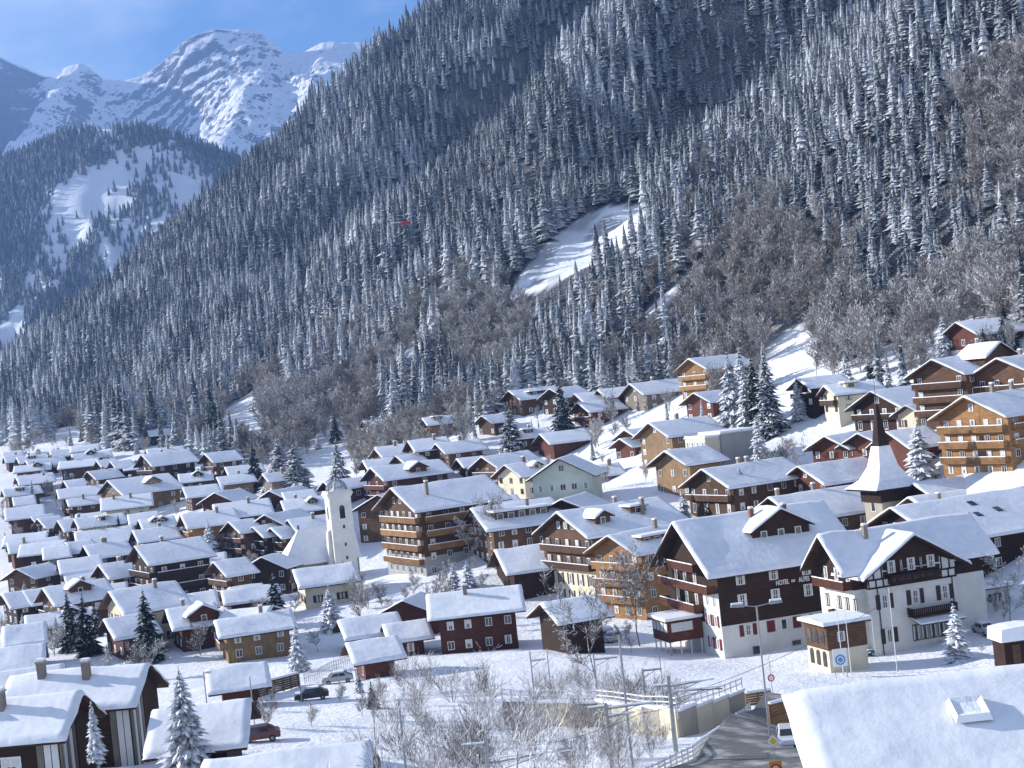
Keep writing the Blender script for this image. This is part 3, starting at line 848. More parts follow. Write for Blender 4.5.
h(16,568,10,62,9,4.5,'mb','small brown chalet showing its gable at the far left edge',Lm=11,chim=())
h(98,564,38,26,11,5.5,'rb','red-brown chalet with a snowy gable, left of the large dark brown chalet',chim=((.1,.1),),bal=1)
big = h(134,545,66,24,15,9.5,'db','large dark brown chalet with balconies along its long side, left of the spruce',bal=2,lbal=2,chim=((-.1,.05),))
h(182,487,34,14,10,4.5,'mb','low house with bright snow heaps on its roof, under the tall brown chalet',chim=())
h(214,492,12,64,10,4.0,'rb','little red-brown gable poking out between bright roofs, left of centre',Lm=12,chim=())
h(212,504,55,10,13,5.0,'mb','long blue-shaded roof with a small dark chimney, left of the pale spruces',chim=((.15,-.1),))
h(269,490,12,58,9,5.0,'mb','brown gable with a snowy cap beside the two dark spruces',Lm=14,chim=())
h(281,492,32,12,9,4.0,'mb','low house with a bright roof directly below the dark spruce clump',chim=())
h(180,514,52,16,12,7.0,'lb','house with a lit wooden gable and blank grey side wall behind the frosted spruce',chim=((.2,-.1),),bal=1,win=True)
h(280,500,44,10,11,5.0,'mb','blue-shaded roof with a small dormer left of the church tower',dorm=((.2,2.2,1.2,'g',.6),),chim=((-.2,.1),))
h(287,519,40,20,12,7.0,'rb','chalet with pink-red gable balconies close left of the church nave',bal=2,chim=((.1,-.1),))
h(228,521,20,28,10,8.0,'mb','narrow chalet with stacked wooden balconies, right of the frosted spruce',bal=3,chim=())
h(264,514,14,58,14,7.5,'mb','wide brown gable with one bright roof slope, behind the small balconied chalets',Lm=14,chim=())
h(252,526,22,28,9,7.0,'db','small dark chalet with balconies, first of the pair left of the church',bal=2,chim=())
h(270,527,18,28,9,7.0,'mb','small brown chalet with balconies, second of the pair left of the church',bal=2,chim=())
h(213,561,32,26,10,7.0,'mb','chalet with orange balcony fronts, joined to the big dark gable below the church',bal=2,chim=())
h(261,556,14,66,9.5,6.0,'db','big dark gable with two pale windows, below the church nave',Lm=7,chim=(),gcols=2)
h(228,587,28,18,6,3.0,'db','little shed with a snowy roof in front of the big dark gable',chim=(),win=False,cat='shed',name='shed')
h(224,609,46,-6,10,4.0,'gb','low building with a bright sunlit roof, left of the spruce below the church',chim=(),pitch=14)
h(165,608,48,14,10,4.2,'rb','red-brown house with a pointed cross gable, right of the two village spruces',dorm=((.25,5,1.5,'g',.95),),chim=((-.2,.1),))
h(1,593,20,26,10,4.5,'db','dark chalet with a pale roof cut by the left edge, first of the gabled row',chim=())
h(22,590,26,26,10,4.5,'db','dark chalet second in the gabled row at the left edge',chim=())
h(42,587,62,26,12,6.0,'mb','brown chalet with a snow-capped dormer and lit gable windows, in the gabled row at left',dorm=((.0,4.5,1.4,'g',.6),),chim=((.15,-.08),),bal=1)
h(108,590,66,24,13,6.5,'cr','chalet with a yellowish gable and wide snowy roof, behind the dark spruce at left',chim=((.2,-.1),))
# upper middle
h(374,448,30,18,9,4.5,'mb','small brown chalet with blue roof, upper of two above the large red-brown roof',chim=())
h(362,460,30,12,9,3.5,'db','low dark house with bright roof, left above the large red-brown chalet',chim=())
h(407,440,38,12,11,5.0,'mb','house with a bright snow roof at the foot of the bare wood',chim=((.2,-.1),))
h(395,455,24,24,9,4.5,'mb','small chalet half hidden by a frosted bush above the large red-brown chalet',chim=())
h(370,467,72,22,14,8.0,'rb','large red-brown chalet with a dark cross dormer above the church tower',dorm=((.05,5,1.6,'g',.85),),bal=2,chim=())
h(377,494,14,64,13,9.0,'mb','plain brown chalet with a wide gable immediately right of the church tower',Lm=15,chim=(),gcols=3)
h(435,443,42,18,10,4.5,'mb','brown chalet with a plain blue roof, left of the dark mid spruce',chim=((.1,.05),))
h(456,458,26,14,8,3.5,'db','low shed-like chalet with blue roof, left of the lit balcony chalet',chim=())
h(481,456,46,28,11,7.0,'mb','chalet with sunlit wooden balconies, behind the white house',bal=2,chim=((.1,.1),))
h(508,390,46,20,11,5.0,'mb','chalet with two flat snow-loaded dormers high at the wood edge',dorm=((-.12,3.6,1.1,'s',.75),(.2,3.6,1.1,'s',.75)),chim=((.0,.1),))
h(549,388,28,30,10,5.5,'db','dark gable high at the wood edge, left of the tall dark spruce',chim=())
h(481,415,20,26,8,4.0,'mb','tiny brown chalet alone between frosted trees left of the mid spruce',chim=())
h(539,433,44,14,10,4.5,'rb','red-brown barn-like chalet with a clean white roof above the green house',chim=(),win=False)
h(574,393,28,14,9,4.5,'mb','brown chalet with blue roof close right of the tall dark spruce',chim=())
h(597,389,28,12,9,4.0,'mb','small brown chalet second to the right of the tall dark spruce',chim=())
h(577,402,38,18,10,5.0,'rb','reddish chalet with lit windows below the two roofs by the tall dark spruce',chim=(),bal=1)
h(629,383,48,16,12,5.0,'gb','grey-brown chalet at the wood edge above the snowy path',chim=((.0,.08),))
h(688,358,48,24,11,8.0,'lb','bright honey-coloured chalet high on the slope left of four tall spruces',bal=2,chim=())
h(693,392,26,26,9,5.0,'rb','small dark red chalet just below the honey-coloured chalet',chim=())
h(648,422,58,20,12,7.5,'tb','tan boarded chalet with a dark door bay, below the honey-coloured chalet',chim=((.0,.05),),gcols=2)
h(624,429,18,26,8,4.5,'mb','upper one of two little gabled huts left of the tan boarded chalet',chim=())
h(619,438,20,26,7,3.5,'rb','lower one of two little gabled huts left of the tan boarded chalet',chim=())
h(664,450,42,24,10,6.5,'tb','chalet with small gable and grey side wall, left of the flat-roofed modern block',chim=())
h(583,466,34,8,8,3.2,'gy','low flat-looking shed with blue snow right behind the green house',chim=((.3,-.1),),cat='shed',name='shed')
h(504,464,36,26,11,8.0,'cr','cream wing with small windows attached left of the pale green house',chim=((.05,.02),),dorm=((.2,2.4,1.0,'g',.6),),chm='brick',shut='sh_b')
gh = h(558,457,20,74,11.2,7.5,'gn','pale green house with a big gable and rows of dark shuttered windows',Lm=11,pitch=29,gcols=5,floors=2,shut='sh_g',wscale=.95,chim=(),cat='house',name='house')
# right side slope
h(955,321,52,12,11,6.0,'rw','white-walled chalet at the top right under the trees, above the tower chalet',chim=())
h(931,358,60,26,11,12.5,'mw','tall brick-brown chalet with white ground floor and stacked balconies on the right',bal=3,chim=(),dorm=((.18,8,2.4,'g',1.02),),gcols=2)
h(996,357,50,28,11,9.0,'mb','brown gabled chalet behind the right edge, beside the tall brick-brown chalet',bal=1,chim=((.1,.1),))
h(870,390,66,22,13,7.0,'db','dark chalet with a large blue roof behind the pointed chapel spire',chim=(),bal=1,gf=2.6)
h(963,395,86,24,15,10.5,'lb','big honey-brown chalet with layered balconies cut by the right edge',bal=3,lbal=2,chim=((-.18,.0),(.12,.02)))
h(824,435,32,28,9,5.5,'rb','small brown twin-gabled chalet, left gable, left of the chapel spire',chim=())
h(857,432,20,28,9,5.5,'rb','small reddish gable touching the chapel spire from the left',chim=())
h(885,430,40,12,11,6.0,'rb','red-brown house seen between the chapel spire and the spruce',chim=(),win=False)
h(797,465,68,18,12,5.0,'rb','red-brown chalet with bright roof and red-framed windows left of the chapel',chim=(),cols=3,shut='sh_r')
h(701,468,86,22,14,8.0,'mb','chalet with wide snowy roof behind two dark spruces, above the hotel',chim=((.0,.1),(.12,.1)),bal=1)
h(768,496,98,16,16,6.0,'mb','building with a large plain blue-white roof directly behind the hotel',chim=((-.3,.3),(.0,.05)))
h(912,482,98,14,9,4.0,'db','long low building with a bright ridge behind the big roof with roof windows',chim=())
h(908,496,104,14,10,4.0,'db','long blue roof squeezed between the bright ridge and the roof with roof windows',chim=(),win=False)
h(890,506,140,16,20,8.5,'db','dark wooden building with a vast blue roof holding three roof windows, at right',chim=((-.08,.12),),skyl=((.02,.25),(-.05,.55),(.14,.5)),gf=2.5)
# centre
h(390,487,100,22,18,13.5,'mg','five-storey chalet hotel with honey balconies right of the church tower',bal=4,lbal=3,chim=((-.28,-.25),),gf=4.2,floors=5,cat='hotel',name='chalet_hotel',eo=1.4,oh=1.8)
h(470,507,84,12,16,7.0,'mb','brown building with a long snow-loaded dormer band, behind the bare tree',dorm=((.0,11,1.5,'s',.7),),chim=((-.35,-.1),(.15,-.2)),cols=5)
h(561,498,12,64,9,6.0,'db','dark brown gable with snowy left slope joined to the right of the dormer building',Lm=12,chim=())
h(494,549,62,6,13,4.0,'db','low barn with a pale smooth roof and black front below the dormer building',chim=((.3,-.2),),win=False,cat='barn',name='barn')
h(556,511,108,22,17,12.0,'mc','tall chalet with cream lower floors and a broad blue roof, right of the low barn',bal=2,chim=((.12,.08),(.2,-.3)),gf=6.0,floors=4,dorm=((.18,3.2,1.3,'s',.5),(-.28,3.0,1.6,'g',.7)),shut='sh_b')
h(607,534,72,28,12,11.0,'lb','honey wooden chalet with balconied gable left of the dark hotel',bal=3,chim=((.2,-.05),),gf=2.5,dorm=((.1,9,.8,'s',.6),),floors=4)
h(426,594,96,3,11,6.0,'rb','house with a smooth pale roof and black chimney in the lower middle, above the railway',chim=((-.12,-.1),),cols=4)
h(540,602,54,16,8,4.6,'db','small dark shed behind the leaning frosted tree',chim=(),win=False,cat='shed',name='shed')
h(402,599,12,74,9,3.6,'rb','small red-brown gable on the sunlit bank below the chalet hotel',Lm=9,chim=(),win=False)
h(337,619,58,10,8,3.0,'rb','long low red-brown house under the sunlit bank, left one of three',chim=())
h(382,623,34,6,8,3.0,'rb','red-brown house with pale roof under the sunlit bank, right one of three',chim=())
h(345,641,50,10,8,3.0,'rb','red-brown house closest to the railway under the sunlit bank',chim=())
h(2,626,44,10,10,5.0,'rb','snow-roofed house at the left edge below the gabled row',chim=())
h(103,618,46,22,10,4.0,'rb','house with a snowy roof between the spruces at left, above the white-panelled block',chim=())
h(-6,648,46,8,11,5.0,'rb','house with a plain snowy roof at the left edge, above the white-panelled blocks',chim=())
h(-8,671,44,8,10,5.0,'rb','lowest small snowy roof at the left edge, just behind the white-panelled block',chim=((.3,-.2),))
h(205,668,62,6,7,2.8,'rb','red-brown shed with snowy roof by the railway at lower left',chim=(),win=False,cat='shed',name='shed')
h(152,707,90,4,8,3.6,'db','long open-fronted shed with a bright roof behind the big snowy spruce',chim=(),win=False,cat='shed',name='shed',dmin=90)
h(203,757,170,3,11,5.0,'db','near house at the lower left showing only its blue-white roof',chim=(),win=False,dmin=90,cat='house',name='house')
# ------------------------------------------------------------------ further small chalets packed between the named ones
def foot_of(o):
    pts_ = []
    for c in o.children:
        if c.type == 'MESH' and c.name.split('.')[0] in ('wall', 'ground_floor', 'nave_wall', 'tower', 'bay', 'annex_base', 'wing_wall'):
            for b_ in c.bound_box: pts_.append((b_[0], b_[1]))
    if not pts_: return None
    p_ = np.array(pts_); return (o.location.x, o.location.y, o.rotation_euler.z, p_.min(0), p_.max(0))
FOOT = [f for f in (foot_of(v['root']) for v in HOUSES.values()) if f]
def free(x, y, m=1.5):
    for (cx, cy, t, lo, hi) in FOOT:
        dx, dy = x - cx, y - cy; c, s = math.cos(-t), math.sin(-t)
        lx, ly = dx * c - dy * s, dx * s + dy * c
        if lo[0] - m < lx < hi[0] + m and lo[1] - m < ly < hi[1] + m: return False
    return True
_chx = hit(330, 572, 0, 250); FOOT.append((_chx[0], _chx[1] + 4, 0.3, np.array([-17., -6]), np.array([12., 14])))   # the church yard
fg = random.Random(123); used_lab = set(); made = 0
named = [(k, v['root'].location.x, v['root'].location.y) for k, v in HOUSES.items()]
NAMES_ST = {'db': 'dark brown', 'mb': 'brown', 'rb': 'reddish', 'tb': 'tan', 'cr': 'cream', 'gb': 'grey'}
def short_of(k):
    t_ = k.split(',')[0].split(); return ' '.join(t_[:9])
for (poly, n, sz) in (([(0,462),(150,468),(235,488),(340,506),(340,560),(240,600),(0,610)], 26, (8.5, 12)), ([(0,600),(330,600),(300,655),(0,680)], 6, (8.5, 12)), ([(350,440),(500,428),(520,470),(400,500)], 4, (8, 11)), ([(800,420),(1000,440),(1000,475),(800,480)], 3, (8, 10)), ([(420,520),(560,530),(680,560),(600,600),(430,585)], 3, (8, 10))):
    tries = 0; got = 0
    while got < n and tries < 900:
        tries += 1
        x, y = fg.uniform(min(p[0] for p in poly), max(p[0] for p in poly)), fg.uniform(min(p[1] for p in poly), max(p[1] for p in poly))
        if not in_poly(np.array([x]), np.array([y]), poly)[0]: continue
        X, D, Z = hit(x, y, 0, 180); W_, L_ = fg.uniform(*sz) * .9, fg.uniform(*sz) * 1.25
        th = fg.uniform(8, 30); r_ = (math.cos(R(th)), math.sin(R(th)))
        cx2, cy2 = X + r_[0] * L_ / 2, D + r_[1] * L_ / 2
        if not all(free(cx2 + r_[0] * a * L_ / 2 - r_[1] * b * W_ / 2, cy2 + r_[1] * a * L_ / 2 + r_[0] * b * W_ / 2, 1.6) for a in (-1, -.5, 0, .5, 1) for b in (-1, 0, 1)): continue
        st = fg.choice(('db', 'mb', 'mb', 'rb', 'tb', 'cr', 'db', 'gb')); He = fg.choice((3.2, 4.2, 4.6))
        near_ = sorted(named, key=lambda q: (q[1] - cx2) ** 2 + (q[2] - cy2) ** 2)
        lab = None
        for (k, nx_, ny_) in near_[:8]:
            dx, dy = cx2 - nx_, cy2 - ny_
            dr = ('right of' if dx > 0 else 'left of') if abs(dx) > abs(dy) * .7 else ('behind' if dy > 0 else 'in front of')
            c_ = f"small {NAMES_ST[st]} chalet just {dr} the {short_of(k)}"
            if c_ not in used_lab and len(c_.split()) <= 16: lab = c_; break
        if not lab: continue
        used_lab.add(lab)
        rise_ = W_ / 2 * math.tan(R(24)) + He + .55
        hs = house(x, y, 0, th, W_, He, st, lab, Lm=L_, at=(X, D, hz(cx2, cy2) + rise_), chim=((fg.uniform(-.3, .3), fg.choice((-.12, .12))),) if fg.random() < .6 else (), oh=1.3, bal=1 if He > 4.5 else 0,
                   dorm=((fg.uniform(-.1, .2), 2.6, 1.2, fg.choice('gs'), .6),) if fg.random() < .25 else ())
        FOOT.append(foot_of(hs['root'])); got += 1; made += 1
print('extra chalets', made, len(used_lab))
def ray_at(px, py, d):
    u, v = uv_of(px, py); return (u * d / F, d, -v * d / F)
# ------------------------------------------------------------------ the dark hotel with the white lettering
ht = house(672,521,158,17,18,12.8,'dw','dark wooden hotel with white base and white lettering on its long front',pitch=34,oh=2.0,eo=1.5,gf=5.0,win=False,chim=((-.02,-.08),(.22,-.12)),
           dorm=((.10,9.0,1.7,'g',.60),),cat='hotel',name='hotel',th_snow=.45,key='hotel',chm='brick',at=ray_at(672,521,215))
ro, hl, hw = ht['root'], ht['hl'], ht['hw']
yF = -hw - .045
fr_x = lambda q: -hl + q * 2 * hl
for zc in (11.2, 8.2):
    for q in (.17, .42, .67, .90): window(ro, fr_x(q), yF, zc, 0, 1.35, 1.7, 'frame', None, 1, WF2)
window(ro, fr_x(.19), yF - .05, 4.0, 0, 1.3, 1.5, 'frame', 'sh_r', 1, WF2)
window(ro, fr_x(.46), yF - .05, 4.0, 0, 2.6, 1.5, 'frame', 'sh_r', 1)
window(ro, fr_x(.72), yF - .05, 4.0, 0, 1.3, 1.5, 'frame', 'sh_r', 1, WF2)
window(ro, fr_x(.24), yF - .05, .9, 0, 1.2, 1.4, 'frame_d', None, 0)
window(ro, fr_x(.54), yF - .05, 1.2, 0, 1.3, .6, 'frame_d', None, 0)
m_ = MB(); m_.box(fr_x(.40), fr_x(.98), yF - .16, yF + .0, 9.25, 9.45); m_.build('sign_rail', M['db'], ro)
def lettering(txt, size, mat, parent, loc, rot, extr=.04, name='lettering', shear=0.0):
    c = bpy.data.curves.new(name, 'FONT'); c.body = txt; c.size = size; c.extrude = extr; c.align_x = 'CENTER'; c.align_y = 'CENTER'; c.offset = .015; c.shear = shear
    t_ = bpy.data.objects.new('t', c); col.objects.link(t_)
    me = bpy.data.meshes.new_from_object(t_.evaluated_get(bpy.context.evaluated_depsgraph_get()))
    bpy.data.objects.remove(t_); me.materials.clear(); me.materials.append(mat)
    o = link(name, me, parent); o.location = loc; o.rotation_euler = rot; return o
for t_, sz, q in (('HOTEL', .95, .480), ('DES', .5, .562), ('ALPES', .95, .645)):
    lettering(t_, sz, M['white_text'], ro, (fr_x(q), yF - .10, 9.80), (math.pi / 2, 0, 0)).scale = (.68, 1, 1)
# gable end: white corner strip, wooden balconies, small glazed bay on posts
m_ = MB(); m_.box(-hl - .10, -hl - .05, -hw - .05, -hw + 5.2, 5.0, 9.6); m_.build('corner_plaster', M['wh'], ro)
for zc in (2.4, 4.2 + 1.4, 8.3):
    for yy in (-hw + 1.5, -hw + 3.8): window(ro, -hl - .12, yy, zc, -math.pi / 2, 1.0, 1.5, 'frame', 'sh_r' if zc < 7 else None, 1)
for zz, y0, y1 in ((9.7, -hw + .3, hw - .3), (6.6, -hw + 5.4, hw - .3), (12.4, -hw + 4.5, hw - 4.5)):
    balcony(ro, -hl - .10, y0, y1, zz, 1.5, 'rb', snow=True)
for zc in (11.2, 8.0): 
    for yy in (-1.5, 2.0, 5.2): window(ro, -hl - .05, yy, zc, -math.pi / 2, 1.1, 1.8, 'frame', None, 1)
m_ = MB(); m_.box(-hl - 5.4, -hl - .12, -2.6, 3.2, 2.7, 5.6); by = m_.build('bay', M['rb'], ro)
m_ = MB(); m_.box(-hl - 5.9, -hl - .12, -3.1, 3.7, 5.6, 5.78, 0); m_.box(-hl - 5.95, -hl - .12, -3.15, 3.75, 5.78, 6.2, 1); m_.build('bay_roof', [M['eave'], M['snow']], by)
m_ = MB()
for k_ in range(4): m_.box(-hl - 5.46, -hl - 5.42, -2.3 + k_ * 1.35, -1.25 + k_ * 1.35, 4.1, 5.35)
m_.box(-hl - 4.9, -hl - 1.6, -2.66, -2.62, 4.1, 5.35); m_.build('bay_panes', M['curtain'], by)
for k_ in range(4):
    for (x_, y_) in ((-hl - 5.2, -2.4 + k_ * 1.8), (-hl - 5.2 + 1.6 * k_, -2.4)):
        m_ = MB(); m_.tube((x_, y_, -2.5), (x_, y_, 2.7), .11, .11, 6); m_.build('post', M['frame'], ro)
# wall lantern bracket and snow-loaded window boxes stay too small to see

# ------------------------------------------------------------------ the half-timbered house right of it
rh = house(817,534,160,17,9,10.2,'dw','cream half-timbered house with a broad cross gable, right of the dark hotel',pitch=41,oh=2.0,eo=1.1,gf=7.4,win=False,chim=((-.28,-.15),),cat='house',name='house',key='right',th_snow=.42,at=ray_at(817,534,196))
ro, hl, hw, tp = rh['root'], rh['hl'], rh['hw'], rh['tp']
for c_ in ro.children:
    if c_.name.startswith('ground_floor'): c_.data.materials[0] = M['cr2'] if 'cr2' in M else M['stone']
xc_ = -rh['Lt'] + 9.9; x0, x1 = xc_ - 6.4, xc_ + 6.4
xc, ww = (x0 + x1) / 2, (x1 - x0)
yw = -hw - 1.1; He = 10.2
m_ = MB(); m_.box(x0, x1, yw, -hw - .04, -4, 7.4); wl = m_.build('wing_wall', M['stone'], ro)
tp = .66; rs = ww / 2 * tp * .93; ap = 9.6 + rs
m_ = MB(); m_.prism([(x0 - .06, 7.4), (x1 + .06, 7.4), (x1 + .06, 9.6), (xc, ap - .05), (x0 - .06, 9.6)], yw - .06, -.4, 1); m_.build('gable_wall', M['db'], ro)
e_ = ww / 2 + 1.5; zz_ = ap - e_ * tp * .93
m_ = MB(); m_.prism([(xc - e_, zz_), (xc, ap), (xc + e_, zz_), (xc + e_, zz_ + .24), (xc, ap + .26), (xc - e_, zz_ + .24)], yw - 1.7, 1.0, 1); rw = m_.build('gable_roof', M['eave'], ro)
sl = snow_slab((1.0 - yw + 1.7) / 2, e_, lambda q: ap + .26 - abs(q) * tp * .93, .42, 8, 5, 8).build('snow_cover', M['roof_snow'], rw, smooth=True)
sl.rotation_euler = (0, 0, math.pi / 2); sl.location = (xc, (1.0 + yw - 1.7) / 2, 0)
# half-timbering on white infill
m_ = MB(); m_.box(x0 - .09, x1 + .09, yw - .09, yw - .065, 7.45, 8.6); m_.prism([(x0, 8.6), (xc - 4.2, 8.6), (xc - 4.2, 9.6 + (ww / 2 - 4.2) * tp * .5), (x0, 9.5)], yw - .09, yw - .065, 1); m_.prism([(xc + 4.2, 8.6), (x1, 8.6), (x1, 9.5), (xc + 4.2, 9.6 + (ww / 2 - 4.2) * tp * .5)], yw - .09, yw - .065, 1)
m_.build('infill', M['wh'], ro)
def beam(a, b, w=.16):
    q = MB(); a = Vector(a); b = Vector(b); q.tube(a, b, w * .72, w * .72, 4); q.build('beam', M['db'], ro)
for z_ in (7.5, 8.55): beam((x0 - .1, yw - .12, z_), (x1 + .1, yw - .12, z_), .2)
for k_ in range(13):
    x_ = x0 + ww * k_ / 12; beam((x_, yw - .12, 7.5), (x_, yw - .12, 8.55))
for s_ in (-1, 1):
    for dx_ in (4.4, 5.6, 6.8):
        if dx_ < ww / 2: beam((xc + s_ * dx_, yw - .12, 8.55), (xc + s_ * dx_, yw - .12, ap - dx_ * tp * .93 - .3))
for q in (-4.9, -3.1, 3.1, 4.9): pass
for q in (-2.9, 0, 2.9): window(ro, xc + q, yw - .13, 9.9, 0, 1.15, 1.6, 'frame', None, 1, WF2)
for q in (-1.45, 1.45): window(ro, xc + q, yw - .13, 9.9, 0, .35, 1.6, 'frame_d', None, 1)
b_ = balcony(ro, -yw * -1 if False else yw, -xc - 3.6, -xc + 3.6, 7.9, 1.1, 'db'); b_.rotation_euler = (0, 0, math.pi / 2)
for q in (-4.3, .2, 4.6): window(ro, xc + q, yw - .05, 5.6, 0, 1.25, 1.8, 'frame', 'sh_b', 1, WF2)
b_ = balcony(ro, yw, -xc - 5.4, -xc + 1.2, 3.3, 1.5, 'db', snow=False); b_.rotation_euler = (0, 0, math.pi / 2)
m_ = MB(); m_.prism([(yw - 2.6, 2.25), (yw - .1, 2.9), (yw - .1, 3.05), (yw - 2.6, 2.40)], xc - .9, xc + 5.6, 0, 0); m_.prism([(yw - 2.65, 2.42), (yw - .1, 3.07), (yw - .1, 3.25), (yw - 2.65, 2.58)], xc - 1.0, xc + 5.7, 0, 1); m_.build('awning', [M['dmetal'], M['snow']], ro)
for k_ in range(5): window(ro, xc - .2 + k_ * 1.25, yw - .05, 1.0, 0, 1.05, 2.1, 'frame_d', None, 1)
window(ro, xc - 4.1, yw - .05, 1.2, 0, 1.2, 1.8, 'frame', 'sh_b', 1); window(ro, x1 - 1.0, yw - .05, 1.2, 0, 1.0, 1.7, 'frame', 'sh_b', 1)
m_ = MB(); m_.tube((x0 + 1.2, yw - .12, -2), (x0 + 1.2, yw - .12, 7.4), .07, .07, 5); m_.build('drain_pipe', M['dmetal'], ro)
m_ = MB(); m_.tube((x1 - .6, yw - .12, -2), (x1 - .6, yw - .12, 7.4), .07, .07, 5); m_.build('drain_pipe', M['dmetal'], ro)
for yy in (-4.6, -2.6, -.6, 2.6): window(ro, -hl - .07, yy, 5.5, -math.pi / 2, .9, 1.7, 'frame_d', None, 1)
balcony(ro, -hl - .02, -hw + .2, hw - .6, 7.6, 1.4, 'rb', snow=True); balcony(ro, -hl - .06, -hw + .6, 1.0, 3.5, 1.0, 'rb')
for yy in (-3.4, -.4, 2.4): window(ro, -hl - .03, yy, 9.2, -math.pi / 2, 1.0, 1.6, 'frame', None, 1)
# the low wooden annex with arched windows
ox = hit(831, 673, 0, 140)
pw = Vector((ox[0] - ro.location.x, ox[1] - ro.location.y)); pw.rotate(Matrix.Rotation(-rh['th'], 2)); az = ox[2] - ro.location.z
ax1, ay0 = pw.x, pw.y
aw, al = 5.4, 5.2               # along y, along x
m_ = MB(); m_.box(ax1 - .0, ax1 + al, ay0, ay0 + aw, az - 3, az + 2.7); an = m_.build('annex_base', M['cr'], ro)
m_ = MB(); m_.box(ax1 - .1, ax1 + al + .1, ay0 - .1, ay0 + aw + .1, az + 2.7, az + 5.6); m_.build('annex_wall', M['mb'], ro)
m_ = MB(); m_.box(ax1 - .7, ax1 + al + .6, ay0 - .7, ay0 + aw + .6, az + 5.6, az + 5.8); ar = m_.build('annex_roof', M['eave'], ro)
m_ = MB(); m_.prism([(ay0 - .75, az + 5.8), (ay0 + aw + .65, az + 5.8), (ay0 + aw + .5, az + 6.2), (ay0 + aw / 2, az + 6.35), (ay0 - .6, az + 6.2)], ax1 - .75, ax1 + al + .65, 0); m_.build('snow_cover', M['roof_snow'], ar)
def arched(par, x, y, z, rz, w, hgt, mat_f='frame_d'):
    q = MB(); n_ = 8; out = [(-w / 2, 0), (w / 2, 0)] + [(w / 2 * math.cos(math.pi * k / n_), hgt - w / 2 + w / 2 * math.sin(math.pi * k / n_)) for k in range(n_ + 1)]
    q.prism([(a, b) for a, b in out], -.04, .02, 1, 0)
    q.prism([(a * .74, .12 + b * .86) for a, b in out], -.055, -.04, 1, 1)
    o = q.build('window', [M[mat_f], M['glass']], par); o.location = (x, y, z); o.rotation_euler = (0, 0, rz); return o
for k_ in range(3):
    arched(ro, ax1 - .03, ay0 + 1.1 + k_ * 1.6, az + .6, -math.pi / 2, .9, 1.9)
    arched(ro, ax1 - .13, ay0 + 1.1 + k_ * 1.6, az + 3.3, -math.pi / 2, 1.1, 1.8, 'tbf' if 'tbf' in M else 'frame_d')
window(ro, ax1 + 1.8, ay0 - .13, az + 4.2, 0, 1.0, 1.2, 'frame', None, 1)

# ------------------------------------------------------------------ church with the white tower
def m_slate():
    return m_plain('snow_dusted_slate', (0.30, 0.31, 0.33), 0.7, 0, .5, 3)
M['slate'] = m_slate(); M['clock'] = m_plain('dark_opening', (0.03, 0.03, 0.035), 0.9)
cx_, cy_, cz_ = hit(346, 580, 0, 250)
th_c = R(20); ch = empty('church', (cx_, cy_, cz_), th_c); tag(ch, 'church with a tall cream stone bell tower and snowy hipped nave roof', 'church')
k_ = cy_ / F
TW, THt = 22.0 * k_ / 2, 86 * k_
m_ = MB(); m_.prism([(-TW, -TW), (TW, -TW), (TW, TW), (-TW, TW)], -4, THt, 2); tw = m_.build('tower', M['stone'], ch)
m_ = MB(); m_.box(-TW - .5, TW + .5, -TW - .5, TW + .5, THt, THt + .5); m_.box(-TW - .25, TW + .25, -TW - .25, TW + .25, THt - .5, THt); m_.box(-TW - .3, TW + .3, -TW - .3, TW + .3, THt + .5, THt + 1.0); m_.build('cornice', M['stone'], tw)
cm = MB()                       # open stone crown: ribs bending in to a small lantern
for q in range(8):
    a = math.pi / 4 * q + math.pi / 8
    pts = [(TW * .92, 1.0), (TW * .90, 1.7), (TW * .74, 2.5), (TW * .48, 3.1), (TW * .22, 3.5)]
    for (r0, z0), (r1, z1) in zip(pts, pts[1:]):
        cm.tube((r0 * math.cos(a), r0 * math.sin(a), THt + z0), (r1 * math.cos(a), r1 * math.sin(a), THt + z1), .20, .18, 6)
for q in range(16):
    a, b = math.pi / 8 * q, math.pi / 8 * (q + 1)
    cm.tube((TW * .9 * math.cos(a), TW * .9 * math.sin(a), THt + 1.7), (TW * .9 * math.cos(b), TW * .9 * math.sin(b), THt + 1.7), .13, .13, 5)
cm.tube((0, 0, THt + 3.3), (0, 0, THt + 4.1), .5, .35, 8); cm.build('crown', M['slate'], tw)
m_ = MB(); m_.tube((0, 0, THt + 1.0), (0, 0, THt + 2.6), TW * .6, .3, 8); m_.build('inner_cap', M['roof_snow'], tw)
m_ = MB(); m_.tube((0, 0, THt + 4.1), (0, 0, THt + 5.6), .05, .04, 5); m_.box(-.4, .4, -.05, .05, THt + 4.9, THt + 5.02); m_.build('cross', M['dmetal'], tw)
w_ = arched(ch, .2, -TW - .02, THt - 5.6, 0, 1.7, 3.6, 'stone'); w_ = arched(ch, -TW - .02, 0, THt - 5.6, -math.pi / 2, 1.5, 3.4, 'stone')
for z_ in (THt - 7.4, THt - 11.5, THt - 14.6, 2.0): window(ch, .25, -TW - .02, z_, 0, .5, .8, 'frame_d', None, 0)
m_ = MB(); m_.prism([(-TW - 1.6, -4), (-TW, -4), (-TW, 12.2), (-TW - .7, 11.8)], -1.0, 1.0, 1); m_.build('buttress', M['stone'], ch)
